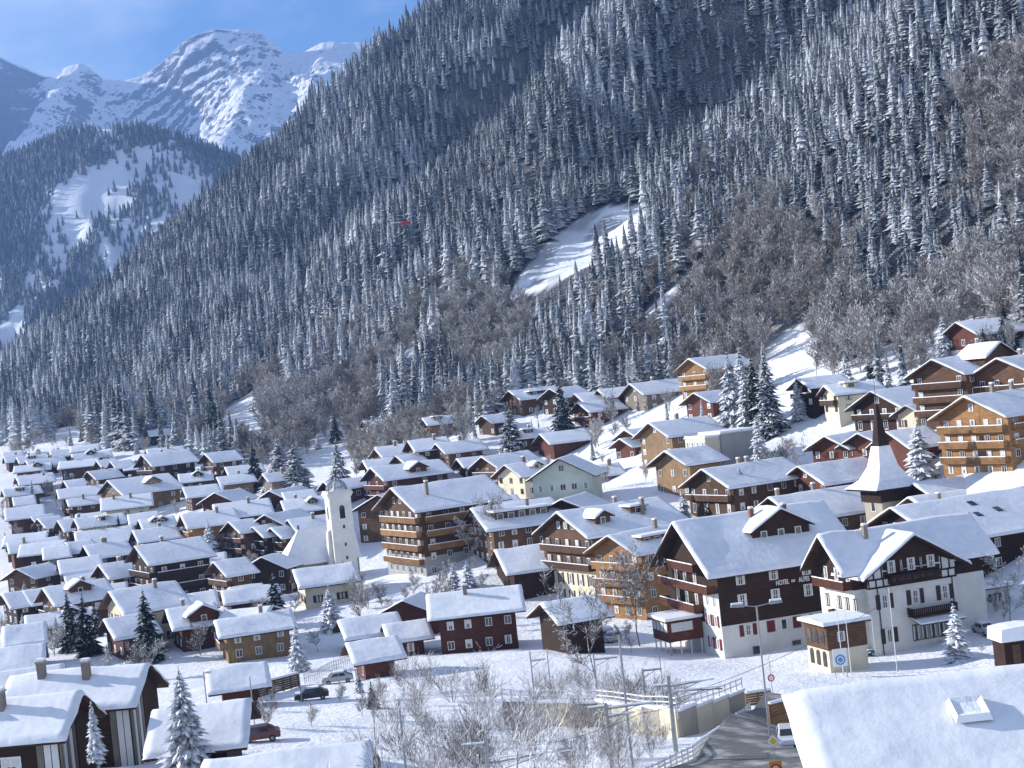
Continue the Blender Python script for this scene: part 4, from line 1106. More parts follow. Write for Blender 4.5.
# nave: hipped roof running behind the tower
def nave(x0, x1, y0, y1, he, hr, hipx):
    m1 = MB(); m1.box(x0 + .5, x1 - .5, y0 + .5, y1 - .5, -4, he); m1.build('nave_wall', M['bg'], ch)
    ym = (y0 + y1) / 2; m2 = MB()
    vs = [(x0, y0, he), (x1, y0, he), (x1, y1, he), (x0, y1, he), (x0 + hipx, ym, hr), (x1 - .2, ym, hr)]
    m2.add(vs, [(0, 1, 5, 4), (1, 2, 5), (2, 3, 4, 5), (3, 0, 4), (3, 2, 1, 0)]); nr = m2.build('nave_roof', M['eave'], ch)
    m3 = MB(); g = .35
    vs2 = [(x0 - .1, y0 - .1, he + .05), (x1 + .1, y0 - .1, he + .05), (x1 + .1, y1 + .1, he + .05), (x0 - .1, y1 + .1, he + .05), (x0 + hipx, ym, hr + g), (x1 - .1, ym, hr + g)]
    m3.add(vs2, [(0, 1, 5, 4), (1, 2, 5), (2, 3, 4, 5), (3, 0, 4), (3, 2, 1, 0)]); m3.build('snow_cover', M['roof_snow'], nr)
nave(-14.0, 4.5, 1.2, 11.5, 4.6, 12.4, 5.4)
for q in (-11, -7.5): arched(ch, q, 1.68, .8, 0, 1.2, 3.0, 'stone')
m_ = MB(); m_.tube((-8.6, 6.35, 12.6), (-8.6, 6.35, 13.5), .25, .2, 6); m_.build('finial', M['dmetal'], ch)

# ------------------------------------------------------------------ chapel with the flared spire
cx_, cy_, cz_ = hit(889, 527, 0, 200); k_ = cy_ / F
cp = empty('chapel', (cx_, cy_, cz_), R(20)); tag(cp, 'small chapel tower with a flared snowy roof running up into a thin dark spire', 'chapel')
b_ = 15.5 * k_
m_ = MB(); m_.box(-b_, b_, -b_, b_, -4, 27 * k_); m_.build('wall', M['bg'], cp)
m_ = MB(); m_.box(-b_ - .35, b_ + .35, -b_ - .35, b_ + .35, 27 * k_, 40 * k_); m_.build('belfry', M['db'], cp)
m_ = MB()
for q in range(5): m_.box(-b_ - .42, b_ + .42, -b_ - .42, b_ + .42, 29 * k_ + q * .38, 29 * k_ + q * .38 + .12)
m_.build('louvres', M['eave'], cp)['kind'] = 'stuff'
def spire(hs, grow, z0):
    m1 = MB(); rows = []
    for (r_, z_) in hs:
        o_ = len(m1.v); m1.v.extend([(-r_ - grow, -r_ - grow, z_), (r_ + grow, -r_ - grow, z_), (r_ + grow, r_ + grow, z_), (-r_ - grow, r_ + grow, z_)]); rows.append(o_)
    for a, b in zip(rows, rows[1:]):
        for q in range(4): m1.f.append((a + q, a + (q + 1) % 4, b + (q + 1) % 4, b + q)); m1.m.append(0)
    m1.f.append(tuple(rows[0] + q for q in (3, 2, 1, 0))); m1.m.append(0)
    m1.f.append(tuple(rows[-1] + q for q in range(4))); m1.m.append(0)
    return m1
prf = [(b_ + 2.2, 39 * k_), (b_ + .3, 47 * k_), (b_ * .66, 60 * k_), (b_ * .40, 80 * k_), (b_ * .23, 102 * k_), (b_ * .07, 124 * k_)]
sp = spire(prf, 0, 0).build('spire', M['db'], cp)
spire([(r_ , z_ + .3) for r_, z_ in prf[:4]], .10, 0).build('snow_cover', M['roof_snow'], sp)
m_ = MB(); m_.tube((0, 0, 120 * k_), (0, 0, 148 * k_), .09, .03, 5); m_.build('mast', M['dmetal'], cp)
arched(cp, -b_ - .02, 0, 3.0, -math.pi / 2, 1.4, 4.5, 'wh')

# ------------------------------------------------------------------ flat-roofed modern block
cx_, cy_, cz_ = hit(724, 470, 0, 250); k_ = cy_ / F
fb = empty('apartment_block', (cx_, cy_, cz_), R(26)); tag(fb, 'cream flat-roofed modern block stepping up beside snowy spruces', 'building')
def flat_box(x0, x1, y0, y1, z1, mat, nw):
    q = MB(); q.box(x0, x1, y0, y1, -4, z1); q.build('wall', M[mat], fb)
    q = MB(); q.box(x0 - .2, x1 + .2, y0 - .2, y1 + .2, z1, z1 + .2, 0); q.box(x0 - .1, x1 + .1, y0 - .1, y1 + .1, z1 + .2, z1 + .55, 1); q.build('roof', [M['wh'], M['roof_snow']], fb)
    for k in range(nw): window(fb, x0 - .05, y0 + (k + .5) * (y1 - y0) / nw, z1 - 1.4, -math.pi / 2, (y1 - y0) / nw * .8, 1.4, 'frame', None, 1)
flat_box(0, 9.5, 0, 8, 7.4, 'gy', 0); flat_box(-3.6, -.02, .4, 8, 6.9, 'cr', 4); flat_box(-7.5, -3.64, .8, 8.4, 3.6, 'cr', 4)

# ------------------------------------------------------------------ white-panelled blocks at the lower left, near roof at the lower right
def panel_block(px, py, d, th, Lm, W, He, label):
    hs = house(px, py, 0, th, W, He, 'db', label, Lm=Lm, pitch=31, oh=.8, eo=.7, at=ray_at(px, py, d), win=False, chim=((.28, .10), (-.1, .16)), cat='apartment house', name='apartment_house', th_snow=.32)
    ro, hl, hw = hs['root'], hs['hl'], hs['hw']
    # the ridge runs to the left, so local +y faces the camera and local -x is the right-hand gable
    yF = hw + .03
    for k in range(max(2, int(Lm / 4.2))):
        for f in range(3):
            o = window(ro, -hl + 3.6 + k * 3.7, yF, He - 1.9 - f * 2.75, math.pi, 1.5, 1.45, 'frame', None, 2)
    for k in range(3):          # pale upright panels at the corner
        q = MB(); q.box(-hl + .05 + k * .55, -hl + .05 + k * .55 + .48, hw + .02, hw + .10, -4, He - .25); q.build('panel', M['gb' if k == 2 else 'wh'], ro)
    for k in range(5):
        q = MB(); q.box(-hl - .10, -hl - .02, hw - .52 - k * .62, hw - .05 - k * .62, -4, He - .15 + k * .3); q.build('panel', M['wh' if k % 2 else 'gb'], ro)
    q = MB(); q.box(-hl - .10, -hl - .02, hw - 3.6, hw - 3.2, -4, He + 1); q.build('panel', M['db'], ro)
    return hs
panel_block(82, 690, 110, 175, 14, 6.6, 9.0, 'nearest dark apartment house with white corner panels at the lower left corner')
panel_block(149, 661, 124, 175, 12, 7.0, 11.0, 'dark apartment house with white corner panels, directly behind the nearest one')
# the near house: a single roof plane falling towards the camera
A_ = ray_at(781, 681, 48.5); tp_ = math.tan(R(30))
nro = empty('house', (A_[0], A_[1], A_[2] - 9.0)); tag(nro, 'near house at the lower right showing only its thick smooth snow roof', 'house', 'chalets of the village')
LX, DY = 24.0, 10.5
m_ = MB(); m_.prism([(-DY + 1.2, -4), (-.5, -4), (-.5, 8.3), (-DY + 1.2, 8.3 - (DY - 1.7) * tp_)], 3.0, LX - 1, 0); m_.build('wall', M['mb'], nro)
m_ = MB(); m_.prism([(0, 8.30), (0, 8.55), (-DY, 8.55 - DY * tp_), (-DY, 8.30 - DY * tp_)], .05, LX, 0); rf = m_.build('roof', M['eave'], nro)
m_ = MB(); vs = []; NX, NT = 60, 30
for i_ in range(NX + 1):
    for j_ in range(NT + 1):
        x_ = LX * i_ / NX; t_ = DY * j_ / NT; ed = min(x_ / .22, (LX - x_) / .22, 1.0); ed2 = min(t_ / .30, (DY - t_) / .3, 1.0)
        nz_ = .05 * float(fbm(np.array([x_ / 2.6]), np.array([t_ / 1.7]), 7, 4)[0]) + .05 * float(noise2(x_ / 1.1, t_ * .0 + 4.2, 5)) * max(0, 1 - t_ / 1.2)
        vs.append((x_ - .04 + .05 * float(noise2(t_ / .9, 3.3, 8)) * (i_ == 0), -t_ + (.10 * float(noise2(x_ / 1.3, 1.7, 9)) if j_ == 0 else 0), 8.56 - t_ * tp_ + (.42 + nz_) * min(1, math.sqrt(max(0, ed)) ) * math.sqrt(max(0, ed2))))
m_.add(vs, [(i_ * (NT + 1) + j_ + 1, (i_ + 1) * (NT + 1) + j_ + 1, (i_ + 1) * (NT + 1) + j_, i_ * (NT + 1) + j_) for i_ in range(NX) for j_ in range(NT)]); m_.build('snow_cover', M['roof_snow'], rf, smooth=True)
u_, v_ = uv_of(970, 720)        # snow-capped roof hatch
bx = ray_at(970, 720, 46.6); lx = bx[0] - A_[0]; ly = bx[1] - A_[1]
q = MB(); q.box(-.50, .50, -.45, .45, -.35, .16, 0)
q.add([(-.58, -.55, .02), (.58, -.55, .02), (.58, .52, .02), (-.58, .52, .02), (-.5, -.46, .24), (.5, -.46, .24), (.5, .44, .24), (-.5, .44, .24), (-.3, -.26, .17), (.3, -.26, .17), (.3, .24, .17), (-.3, .24, .17)],
      [(0, 1, 5, 4), (1, 2, 6, 5), (2, 3, 7, 6), (3, 0, 4, 7), (4, 5, 9, 8), (5, 6, 10, 9), (6, 7, 11, 10), (7, 4, 8, 11), (8, 9, 10, 11)], 1)
hc = q.build('roof_hatch', [M['dmetal'], M['snow']], rf, smooth=False); hc.location = (lx, ly, 8.56 - abs(ly) * tp_ + .40); hc.rotation_euler = (math.atan(tp_) * .8, 0, 0)
# ------------------------------------------------------------------ footprints of the buildings
FOOT = FOOT[-1:] * 0
for o in list(scene.objects):
    if o.parent is None and o.type == 'EMPTY':
        f_ = foot_of(o)
        if f_: FOOT.append(f_)
# --- the wooded mountainside
rng = np.random.default_rng(4)
def jgrid(x0, x1, y0, y1, sp, rng):
    X, Y = np.meshgrid(np.arange(x0, x1, sp), np.arange(y0, y1, sp))
    X = X + rng.uniform(-.5, .5, X.shape) * sp; Y = Y + rng.uniform(-.5, .5, X.shape) * sp
    return X.ravel(), Y.ravel()
tx, ty = jgrid(-520, 560, 280, 1560, 4.5, rng)
ts = slope_s(tx, ty); keep = ts > -48; tx, ty, ts = tx[keep], ty[keep], ts[keep]
tz = H(tx, ty); ppx, ppy = project(tx, ty, tz)
tcr = (tx - CA[0]) * _cn[0] + (ty - CA[1]) * _cn[1]
keep = (ppx > -60) & (ppx < 1090) & (ppy > -40) & (ppy < 470) & (tcr < 45) & (~is_clear(ppx, ppy) | ((rng.random(len(ppx)) < .05) & (ppy < 300))) & (~is_clear(ppx, ppy - 9) | (rng.random(len(ppx)) < .15)) & ~is_clear(ppx, ppy - 18) & ~(is_clear(ppx, ppy - 28) & (ppy > 320))
tx, ty, tz, ts, ppx, ppy = [q[keep] for q in (tx, ty, tz, ts, ppx, ppy)]
low = ts < 12                   # among the uppermost houses: leave the houses and the view of them free
okk = np.ones(len(tx), bool)
for i in np.where(low)[0]:
    okk[i] = all(free(tx[i] + .0 * q, ty[i] + q, 2.5) for q in (0, 7, 14, 22)) and (ppx[i] < 480 or ts[i] > -14) and ppy[i] < 470
okk &= ~(low & (rng.random(len(tx)) < .35))
tx, ty, tz, ts, ppx, ppy = [q[okk] for q in (tx, ty, tz, ts, ppx, ppy)]
BZ = [[(200,440),(280,400),(335,345),(420,300),(500,290),(560,300),(640,312),(700,262),(745,215),(820,180),(900,200),(960,170),(985,70),(1090,40),(1090,430),(700,400),(480,440),(330,445)]]
BROWN = [[(960,80),(1090,50),(1090,230),(950,220)],[(770,160),(900,120),(930,200),(800,260)],[(400,300),(520,290),(520,400),(380,400)],[(250,440),(270,395),(330,395),(340,440)]]
zb = np.zeros(len(tx), bool); zbr = np.zeros(len(tx), bool)
for p in BZ: zb |= in_poly(ppx, ppy, p)
for p in BROWN: zbr |= in_poly(ppx, ppy, p)
cl = fbm(tx / 38, ty / 38, 101, 3)
rr = rng.random(len(tx))
gap = fbm(tx / 70, ty / 70, 131, 3)
zj = in_poly(ppx + rng.normal(0, 16, len(tx)), ppy + rng.normal(0, 12, len(tx)), BZ[0])
is_bare = (zj & (cl + .3 * rng.uniform(-1, 1, len(tx)) < 0.22)) | ((ts < 25) & (cl < 0.30) & (ppx > 330)) | ((ts < 40) & (cl < -0.25)) | (~zb & (cl < -0.95) & (rr < .5))
d_ = ty
hgt = np.where(is_bare, rng.uniform(7, 12, len(tx)), rng.uniform(10.5, 22, len(tx)) * np.where(zb, .85, 1.0) * (1 + .35 * fbm(tx / 55, ty / 55, 171, 3)))
thin = (~is_bare) & ~zb & ((rng.random(len(tx)) < 0.10) | (gap < -1.15))
lone = zb & is_bare & (rng.random(len(tx)) < 0.01)
sel = ~thin & ~lone
tx, ty, tz, ppx, ppy, is_bare, hgt, zb, zbr, cl = [q[sel] for q in (tx, ty, tz, ppx, ppy, is_bare, hgt, zb, zbr, cl)]
big = hgt * F / ty
inf = (ppx > 5) & (ppx < 1019) & (ppy > 5)
order = np.argsort(-np.where(inf, big, 0))
con_i = [i for i in order if not is_bare[i]][:170]
bar_i = [i for i in order if is_bare[i]][:60]
rz_ = rng.uniform(0, 6.28, len(tx))
fr = 1.5 * fbm(tx / 60, ty / 60, 141, 3) + 0.45 * rng.uniform(-1, 1, len(tx)) - .12 + .45 * (ppx < 330) * (ppy > 370)   # dusted or frosted
for i in con_i:
    put_conifer((tx[i], ty[i], tz[i]), hgt[i], 'dark' if fr[i] > 0.15 else 'frost', float(rz_[i]),
                'snow-dusted spruce on the lower wooded mountainside above the village', 'spruces on the lower mountainside', 1.3)
for i in bar_i:
    put_bare((tx[i], ty[i], tz[i]), hgt[i], float(rz_[i]), 'bare frosted tree in the thicket at the foot of the mountainside', 'bare trees at the foot of the mountainside', BAREB if zbr[i] else None)
rest = np.ones(len(tx), bool); rest[con_i] = False; rest[bar_i] = False
FARC = [conifer_crown(110 + k, 11, 7, 16, 2.2 + .35 * (k % 3), core=.7) for k in range(4)]
for q in FARC: q.tube((0, 0, -1), (0, 0, 4), .25, .2, 4)
FAR_D = [q.mesh('crown_far', M['con_dark']) for q in FARC]; FAR_F = [q.mesh('crown_far', M['con_frost']) for q in FARC]
ci = np.where(rest & ~is_bare)[0]
pk = np.where(fr[ci] > 0.25, rng.integers(0, 4, len(ci)), 4 + rng.integers(0, 4, len(ci)))
w_ = rng.uniform(1.1, 1.65, len(ci)) * hgt[ci] / 16
scatter('spruce_forest', FAR_D + FAR_F, np.c_[tx, ty, tz][ci], np.c_[w_, w_, hgt[ci] / 16], rz_[ci], pk, 'dense frosted spruce forest covering the steep mountainside', 'forest')
bi = np.where(rest & is_bare)[0]
def joined(pair, mat):
    a, b = pair
    mb = MB()
    for me in (a, b): mb.add([v.co[:] for v in me.vertices], [p.vertices[:] for p in me.polygons])
    return mb.mesh('bare_tree', mat)
BJ = [joined(BARE[k], M['twig']) for k in range(4)] + [joined(BAREB[k], M['twig_br']) for k in range(3)]
pk = np.where(zbr[bi], 4 + rng.integers(0, 3, len(bi)), rng.integers(0, 4, len(bi)))
w_ = hgt[bi] / 10
scatter('bare_woodland', BJ, np.c_[tx, ty, tz][bi], np.c_[w_, w_, w_], rz_[bi], pk, 'grey bare woodland dusted with frost on the lower slope', 'woodland')
print('slope trees', len(ci), len(bi))
# --- woods on the hill behind
hx, hy = jgrid(-1000, -20, 1700, 2560, 5.0, rng)
hzv = hill_z(hx, hy); qx, qy = project(hx, hy, hzv)
st = 1.1 * noise2((hx + 0.55 * hy) / 75, hy / 420, 151) + 0.7 * fbm(hx / 130, hy / 130, 161, 3) + 0.5 * sstep(2380, 2500, hy) + 0.35 * rng.uniform(-1, 1, len(hx)) + 0.45
open_ = [[(130,150),(175,140),(215,185),(170,200),(140,185)],[(30,270),(60,200),(100,215),(60,290),(10,320)],[(150,215),(185,220),(160,250)]]
om = np.zeros(len(hx), bool)
for p in open_: om |= in_poly(qx, qy, p)
k = (st > 0.12) & (qx > -40) & (qx < 400) & ~(om & (rng.random(len(hx)) < .8))
hx, hy, hzv = hx[k], hy[k], hzv[k]
FH = [conifer_crown(210 + q, 7, 6, 16, 2.8, core=.9).mesh('crown_far', M['con_far']) for q in range(3)]
hh = rng.uniform(10, 22, len(hx)) / 16
scatter('hill_forest', FH, np.c_[hx, hy, hzv], np.c_[hh * 1.35, hh * 1.35, hh], rng.uniform(0, 6.28, len(hx)), rng.integers(0, 3, len(hx)), 'distant dark spruce woods on the rounded hill', 'forest')
print('hill trees', len(hx))
# ------------------------------------------------------------------ trees and bushes of the village
SNOWY = []
for k in range(4):
    a_, b_ = bare_tree(260 + k, 10, 3, 8, 0.06, .85); SNOWY.append((a_.mesh('trunk', M['twig_sn']), b_.mesh('twigs', M['twig_sn'])))
FINE = []
for k in range(3):
    a_, b_ = bare_tree(360 + k, 10, 4, 6, 0.022, .8, 0, .10); FINE.append((a_.mesh('trunk', M['twig_sn']), b_.mesh('twigs', M['twig_sn'])))
def tree_px(x, ytop, ybase, style, label, wide=1.0, dmin=38, name='spruce_tree', hmax=None):
    X, D, Z = hit(x, ybase, 0, dmin); hh = (ybase - ytop) * D / F
    rz = (x * 37 % 628) / 100
    if style == 'bare': return put_bare((X, D, Z), hh, rz, label, None, FINE)
    return put_conifer((X, D, Z), hh, style, rz, label, None, wide, name)
for (x, yt, yb, st, lb, wd) in [
 (215,378,448,'village','tall dark spruce alone above the left half of the village',.85),(222,392,448,'dark','slimmer dark spruce leaning on the tall one above the left village',.8),
 (257,440,492,'village','dark spruce left of the broad spruce clump above the church',1.0),(283,434,492,'village','broadest dark spruce of the clump above the church',1.75),(298,440,494,'village','right-hand spruce of the clump above the church',1.6),
 (341,437,492,'village','single dark spruce directly above the church tower',1.25),(514,404,458,'village','dark spruce in front of the upper middle chalets',1.3),(564,374,434,'village','tall dark spruce between the upper chalets at mid height',1.05),
 (735,350,432,'snow','first of the four tall spruces right of the honey-coloured chalet',.95),(749,368,436,'snow','shortest of the four tall spruces right of the honey-coloured chalet',.95),(758,352,434,'village','third of the four tall spruces right of the honey-coloured chalet',1.0),(771,350,434,'village','darkest and widest of the four tall spruces right of the honey-coloured chalet',1.1),
 (800,376,420,'snow','frosted spruce just right of the four tall spruces',1.1),(761,414,468,'snow','snow-laden spruce in front of the flat-roofed block',1.1),
 (745,468,522,'village','bushy dark spruce behind the hotel roof',1.6),(713,476,522,'village','narrow dark spruce behind the hotel roof',1.0),(685,487,522,'snow','small pale spruce behind the left end of the hotel roof',1.3),
 (946,314,362,'snow','frosted spruce above the tall brick-brown chalet',1.2),(923,418,484,'snow','large frosted spruce right of the chapel spire',1.3),
 (959,602,662,'snow','small snowy spruce in the yard right of the half-timbered house',1.4),(835,505,536,'snow','little snow-covered spruce top behind the half-timbered house roof',1.0),
 (150,588,662,'village','dark spruce in front of the chalet with the yellowish gable',1.1),(72,590,652,'village','left one of two spruces below the gabled row at left',1.1),(88,593,656,'village','right one of two spruces below the gabled row at left',1.1),
 (278,570,628,'village','dark spruce below the big dark gable under the church',1.15),(333,584,630,'snow','short frosted spruce on the bank below the church tower',1.4),(212,520,562,'snow','frosted spruce in front of the blank grey wall',1.2),
 (228,568,600,'snow','small frosted spruce beside the orange-balcony chalet',1.3),(34,480,508,'dark','small dark spruce among the bushes at the far left',1.2),(612,455,475,'dark','slim dark spruce right of the two little gabled huts',.8),(645,430,462,'dark','dark spruce at the corner of the tan boarded chalet',.9),
 (576,465,490,'dark','small dark cypress-like spruce right of the green house',.7),(540,420,440,'frost','little frosted spruce left of the clean white barn roof',1.2),(668,395,425,'frost','little frosted spruce on the path below the upper chalets',1.0),
 (890,350,395,'frost','frosted spruce behind the dark chalet with the large blue roof',1.1),(905,335,392,'dark','dark spruce behind the dark chalet with the large blue roof',1.0),(1008,300,352,'village','dark spruce at the right edge beside the top chalet',1.0),(880,330,392,'frost','tall frosted spruce at the wood edge above the chapel',1.0),
 (175,415,446,'dark','dark spruce above the large dark chalet at left',1.0),(187,418,450,'dark','second dark spruce above the large dark chalet at left',1.0),
 (422,440,462,'frost','frosted spruce beside the house with bright roof under the bare wood',1.2),(470,560,596,'snow','snow-covered low spruce in front of the chalet hotel',1.6),(455,562,590,'snow','second snow-covered low spruce in front of the chalet hotel',1.6),
]: tree_px(x, yt, yb, st, lb, wd, dmin=110)
# hero spruce, lower left, heavy with snow
HB = conifer_crown(501, 42, 22, 16, 3.9, 3, .05, .20).mesh('crown', M['con_snow']); CROWN['hero'] = [HB]
X, D, Z = hit(192, 800, 0, 85)
put_conifer((X, D, hz(X, D)), (800 - 668) * D / F, 'hero', 1.3, 'big spruce loaded with snow in front of the long shed at lower left', None, 1.15)
p_ = ray_at(96, 752, 100); put_conifer((p_[0], p_[1], p_[2] - .6), 4.2, 'snow', .7, 'thin snowy tree against the dark apartment house at lower left', None, .75)
# bare trees one can pick out
tree_px(500,498,562,'bare','bare brown tree in front of the building with the dormer band',dmin=200)
tree_px(640,556,646,'bare','bare frosted tree between the honey chalet and the dark hotel',dmin=200)
tree_px(598,588,700,'bare','leaning frosted tree on the sunlit snow below the cream chalet',dmin=150)
tree_px(470,520,566,'bare','slender bare tree left of the building with the dormer band',dmin=200)
tree_px(1012,560,632,'bare','round bare tree thick with snow at the right edge of the yard',dmin=150)
tree_px(795,440,480,'bare','grey bare tree behind the red-brown chalet with red windows',dmin=200)
tree_px(815,600,632,'bare','snow-loaded bare tree between the hotel and the half-timbered house',dmin=150)
# frosted bushes and small trees between the houses
rv = random.Random(9); nb_ = 0; bushes = []
VN = 'bare_tree'
def veg(n, poly, lo, hi, pbare=.75, pool=SNOWY, m=1.2, dmin=90, lab='frosted bare tree or bush standing among the village houses', grp='frosted bushes and trees in the village'):
    xs_ = [p[0] for p in poly]; ys_ = [p[1] for p in poly]; k = 0; tries = 0
    while k < n and tries < n * 12:
        tries += 1
        x, y = rv.uniform(min(xs_), max(xs_)), rv.uniform(min(ys_), max(ys_))
        if not in_poly(np.array([x]), np.array([y]), poly)[0]: continue
        X, D, Z = hit(x, y, 0, dmin)
        if not free(X, D, m) or any(is_clear(np.array([x]), np.array([y - q]))[0] for q in (0, 12, 24)) and x > 740: continue
        hgt_ = rv.uniform(lo, hi)
        if rv.random() < pbare: put_bare((X, D, Z), hgt_, rv.uniform(0, 6.28), lab, grp, pool, name=VN)
        else: put_conifer((X, D, Z), hgt_ * 1.25, rv.choice(('snow', 'frost', 'village')), rv.uniform(0, 6.28), 'small snow-dusted spruce growing between village houses', 'small spruces between the houses', 1.15)
        k += 1
veg(24, [(0,452),(110,440),(200,430),(345,440),(345,490),(240,492),(100,470),(0,500)], 4, 9, .7, BARE)
veg(26, [(25,445),(100,440),(110,475),(60,500),(20,520)], 3, 7, .85)
veg(32, [(0,500),(330,520),(330,600),(0,610)], 2.5, 6, .7)
veg(20, [(225,565),(345,580),(400,590),(420,630),(230,625)], 2.5, 6, .8)
veg(24, [(345,430),(500,405),(700,385),(720,430),(500,500),(360,500)], 3, 8, .7, BARE)
veg(24, [(420,395),(700,350),(700,385),(430,432)], 5, 10, .8, BARE)
veg(30, [(690,360),(1024,310),(1024,370),(860,400),(700,420)], 5, 11, .8, BARE)
veg(24, [(590,440),(860,400),(960,430),(900,470),(600,500)], 2.5, 7, .8)
veg(12, [(380,560),(560,560),(560,640),(430,640)], 2, 5, .9)
veg(12, [(560,600),(690,600),(680,650),(560,660)], 1.5, 3.2, .95)
veg(16, [(850,625),(1024,600),(1024,655),(850,668)], 1.2, 2.6, .8, m=.8)
veg(30, [(0,610),(340,610),(330,670),(0,690)], 2.5, 6, .65)
veg(10, [(250,690),(380,690),(380,730),(250,735)], 1.5, 3, .95)
# thicket on the bank at the bottom centre
SHRUB = []
for k in range(4):
    l_, t_ = MB(), MB(); rg_ = random.Random(700 + k)
    for q in range(8):
        a_, b_ = bare_tree(710 + k * 20 + q, 10, 2, 7, 0.035, .55, rg_.uniform(.1, .7), .05)
        an = rg_.uniform(0, 6.28); ca, sa = math.cos(an), math.sin(an); sc = rg_.uniform(.6, 1.0)
        for src, dst in ((a_, l_), (b_, t_)): dst.add([((x * ca - y * sa) * sc + ca * .4, (x * sa + y * ca) * sc + sa * .4, z * sc) for x, y, z in src.v], src.f)
    SHRUB.append((l_.mesh('trunk', M['twig_sn']), t_.mesh('twigs', M['twig_sn'])))
VN = 'shrub'
veg(75, [(360,704),(420,684),(560,690),(720,706),(690,745),(640,790),(350,790)], 2.4, 5.6, 1.0, SHRUB, m=.2, dmin=70, lab='bare snow-dusted shrub in the thicket on the bottom centre bank', grp='shrubs of the thicket on the near bank')
rs_ = random.Random(31)
for (x, d, hh, lb) in [(392,74,9.5,'tall forked bare sapling at the bottom, left of the thicket centre'),(505,80,9.0,'bare sapling with one curved pale branch at the bottom centre'),(335,70,7.5,'thin bare sapling at the bottom over the blue roof shadow'),(590,78,7.5,'bare sapling at the bottom right of the thicket'),(452,84,8.0,'thin upright bare sapling in the middle of the thicket'),(545,88,7.5,'bare sapling near the railway mast at bottom centre')]:
    p = ray_at(x, 790, d); a_, b_ = bare_tree(int(x), 10, 3, 4, .02, .6, rs_.uniform(-.15, .15), .085)
    o = empty('bare_tree', (p[0], p[1], hz(p[0], p[1]) - .2), rs_.uniform(0, 6)); o.scale = (hh / 10,) * 3
    a_.build('trunk', M['twig_sn'], o); b_.build('crown', M['twig_sn'], o); tag(o, lb, 'tree')
# ------------------------------------------------------------------ road, railway wall, railings
def m_road():
    b = NB('winter_road'); g = b.n('ShaderNodeNewGeometry')
    n1 = b.noise(0.35, 5, g.outputs['Position']); n2 = b.noise(6, 4, g.outputs['Position'])
    c = b.mix(b.ramp(n2, (0.3, 0.0), (0.7, 1.0)), (0.12, 0.115, 0.11), (0.21, 0.20, 0.185))
    c = b.mix(b.ramp(n1, (0.48, 0.0), (0.66, 1.0)), c, (0.50, 0.48, 0.46))
    b.bump(n2, .3, .02)
    return b.done(c, .75, .3)
M['road'] = m_road()
def ribbon(lp, rp, n, lift, nx=5):
    P = []
    def along(pts, t):
        k = min(int(t * (len(pts) - 1)), len(pts) - 2); f = t * (len(pts) - 1) - k
        return [pts[k][q] * (1 - f) + pts[k + 1][q] * f for q in range(2)]
    mb = MB(); vs = []
    for i in range(n + 1):
        a, b = along(lp, i / n), along(rp, i / n)
        zc = max(hz(*a), hz((a[0] + b[0]) / 2, (a[1] + b[1]) / 2), hz(*b)) + lift
        for j in range(nx + 1):
            f = j / nx; x, y = a[0] * (1 - f) + b[0] * f, a[1] * (1 - f) + b[1] * f
            vs.append((x, y, max(zc - .12, hz(x, y) + lift)))
    w = nx + 1
    mb.add(vs, [(i * w + j, i * w + j + 1, (i + 1) * w + j + 1, (i + 1) * w + j) for i in range(n) for j in range(nx)]); return mb
def gp(px, py, dmin=80):
    X, D, Z = hit(px, py, 0, dmin); return (X, D)
LE = [gp(640, 792, 70), gp(699, 764), gp(730, 740), gp(755, 717), gp(767, 703)]
RE = [gp(860, 800, 60), gp(818, 768), gp(806, 742), (gp(806, 742)[0] + 1.5, gp(806, 742)[1] + 13), (gp(806, 742)[0] + 9, gp(806, 742)[1] + 24)]
rd = ribbon(LE, RE, 24, .16).build('road', M['road'], None, smooth=True); tag(rd, kind='structure')
# guard railing on the outer edge of the road
def railing(pts, label, hgt=1.1, step=1.0, mat='metal', beams=(.55, 1.05), name='railing', group=None, base=None, pw=.06, snow=True):
    o = empty(name, (pts[0][0], pts[0][1], hz(*pts[0]))); tag(o, label, 'railing', group)
    ox, oy, oz = o.location
    seg = []; tot = 0
    for a, b in zip(pts, pts[1:]):
        l = math.hypot(b[0] - a[0], b[1] - a[1]); n = max(1, int(round(l / step)))
        for k in range(n): seg.append((a[0] + (b[0] - a[0]) * k / n, a[1] + (b[1] - a[1]) * k / n))
    seg.append(pts[-1]); zs = [(base(*p) if base else hz(*p) + .1) for p in seg]
    pm = MB(); pm.box(-pw, pw, -pw, pw, -.8, hgt, 0)
    if snow: pm.box(-pw - .02, pw + .02, -pw - .02, pw + .02, hgt, hgt + .12, 1)
    pm = pm.mesh('post', [M[mat], M['snow']])
    for p, z in zip(seg, zs):
        q = link('post', pm, o); q.location = (p[0] - ox, p[1] - oy, z - oz)
    for bz in beams:
        q = MB()
        for (a, za), (b, zb) in zip(zip(seg, zs), zip(seg[1:], zs[1:])):
            q.tube((a[0] - ox, a[1] - oy, za - oz + bz), (b[0] - ox, b[1] - oy, zb - oz + bz), .07, .07, 4)
        q.build('rail', M[mat], o)
    return o
railing([(p[0] - .3, p[1] + .3) for p in LE[:4]], 'long snowy guard railing along the outer edge of the road', 1.15, 1.1, 'frame', (.5, .8, 1.1))
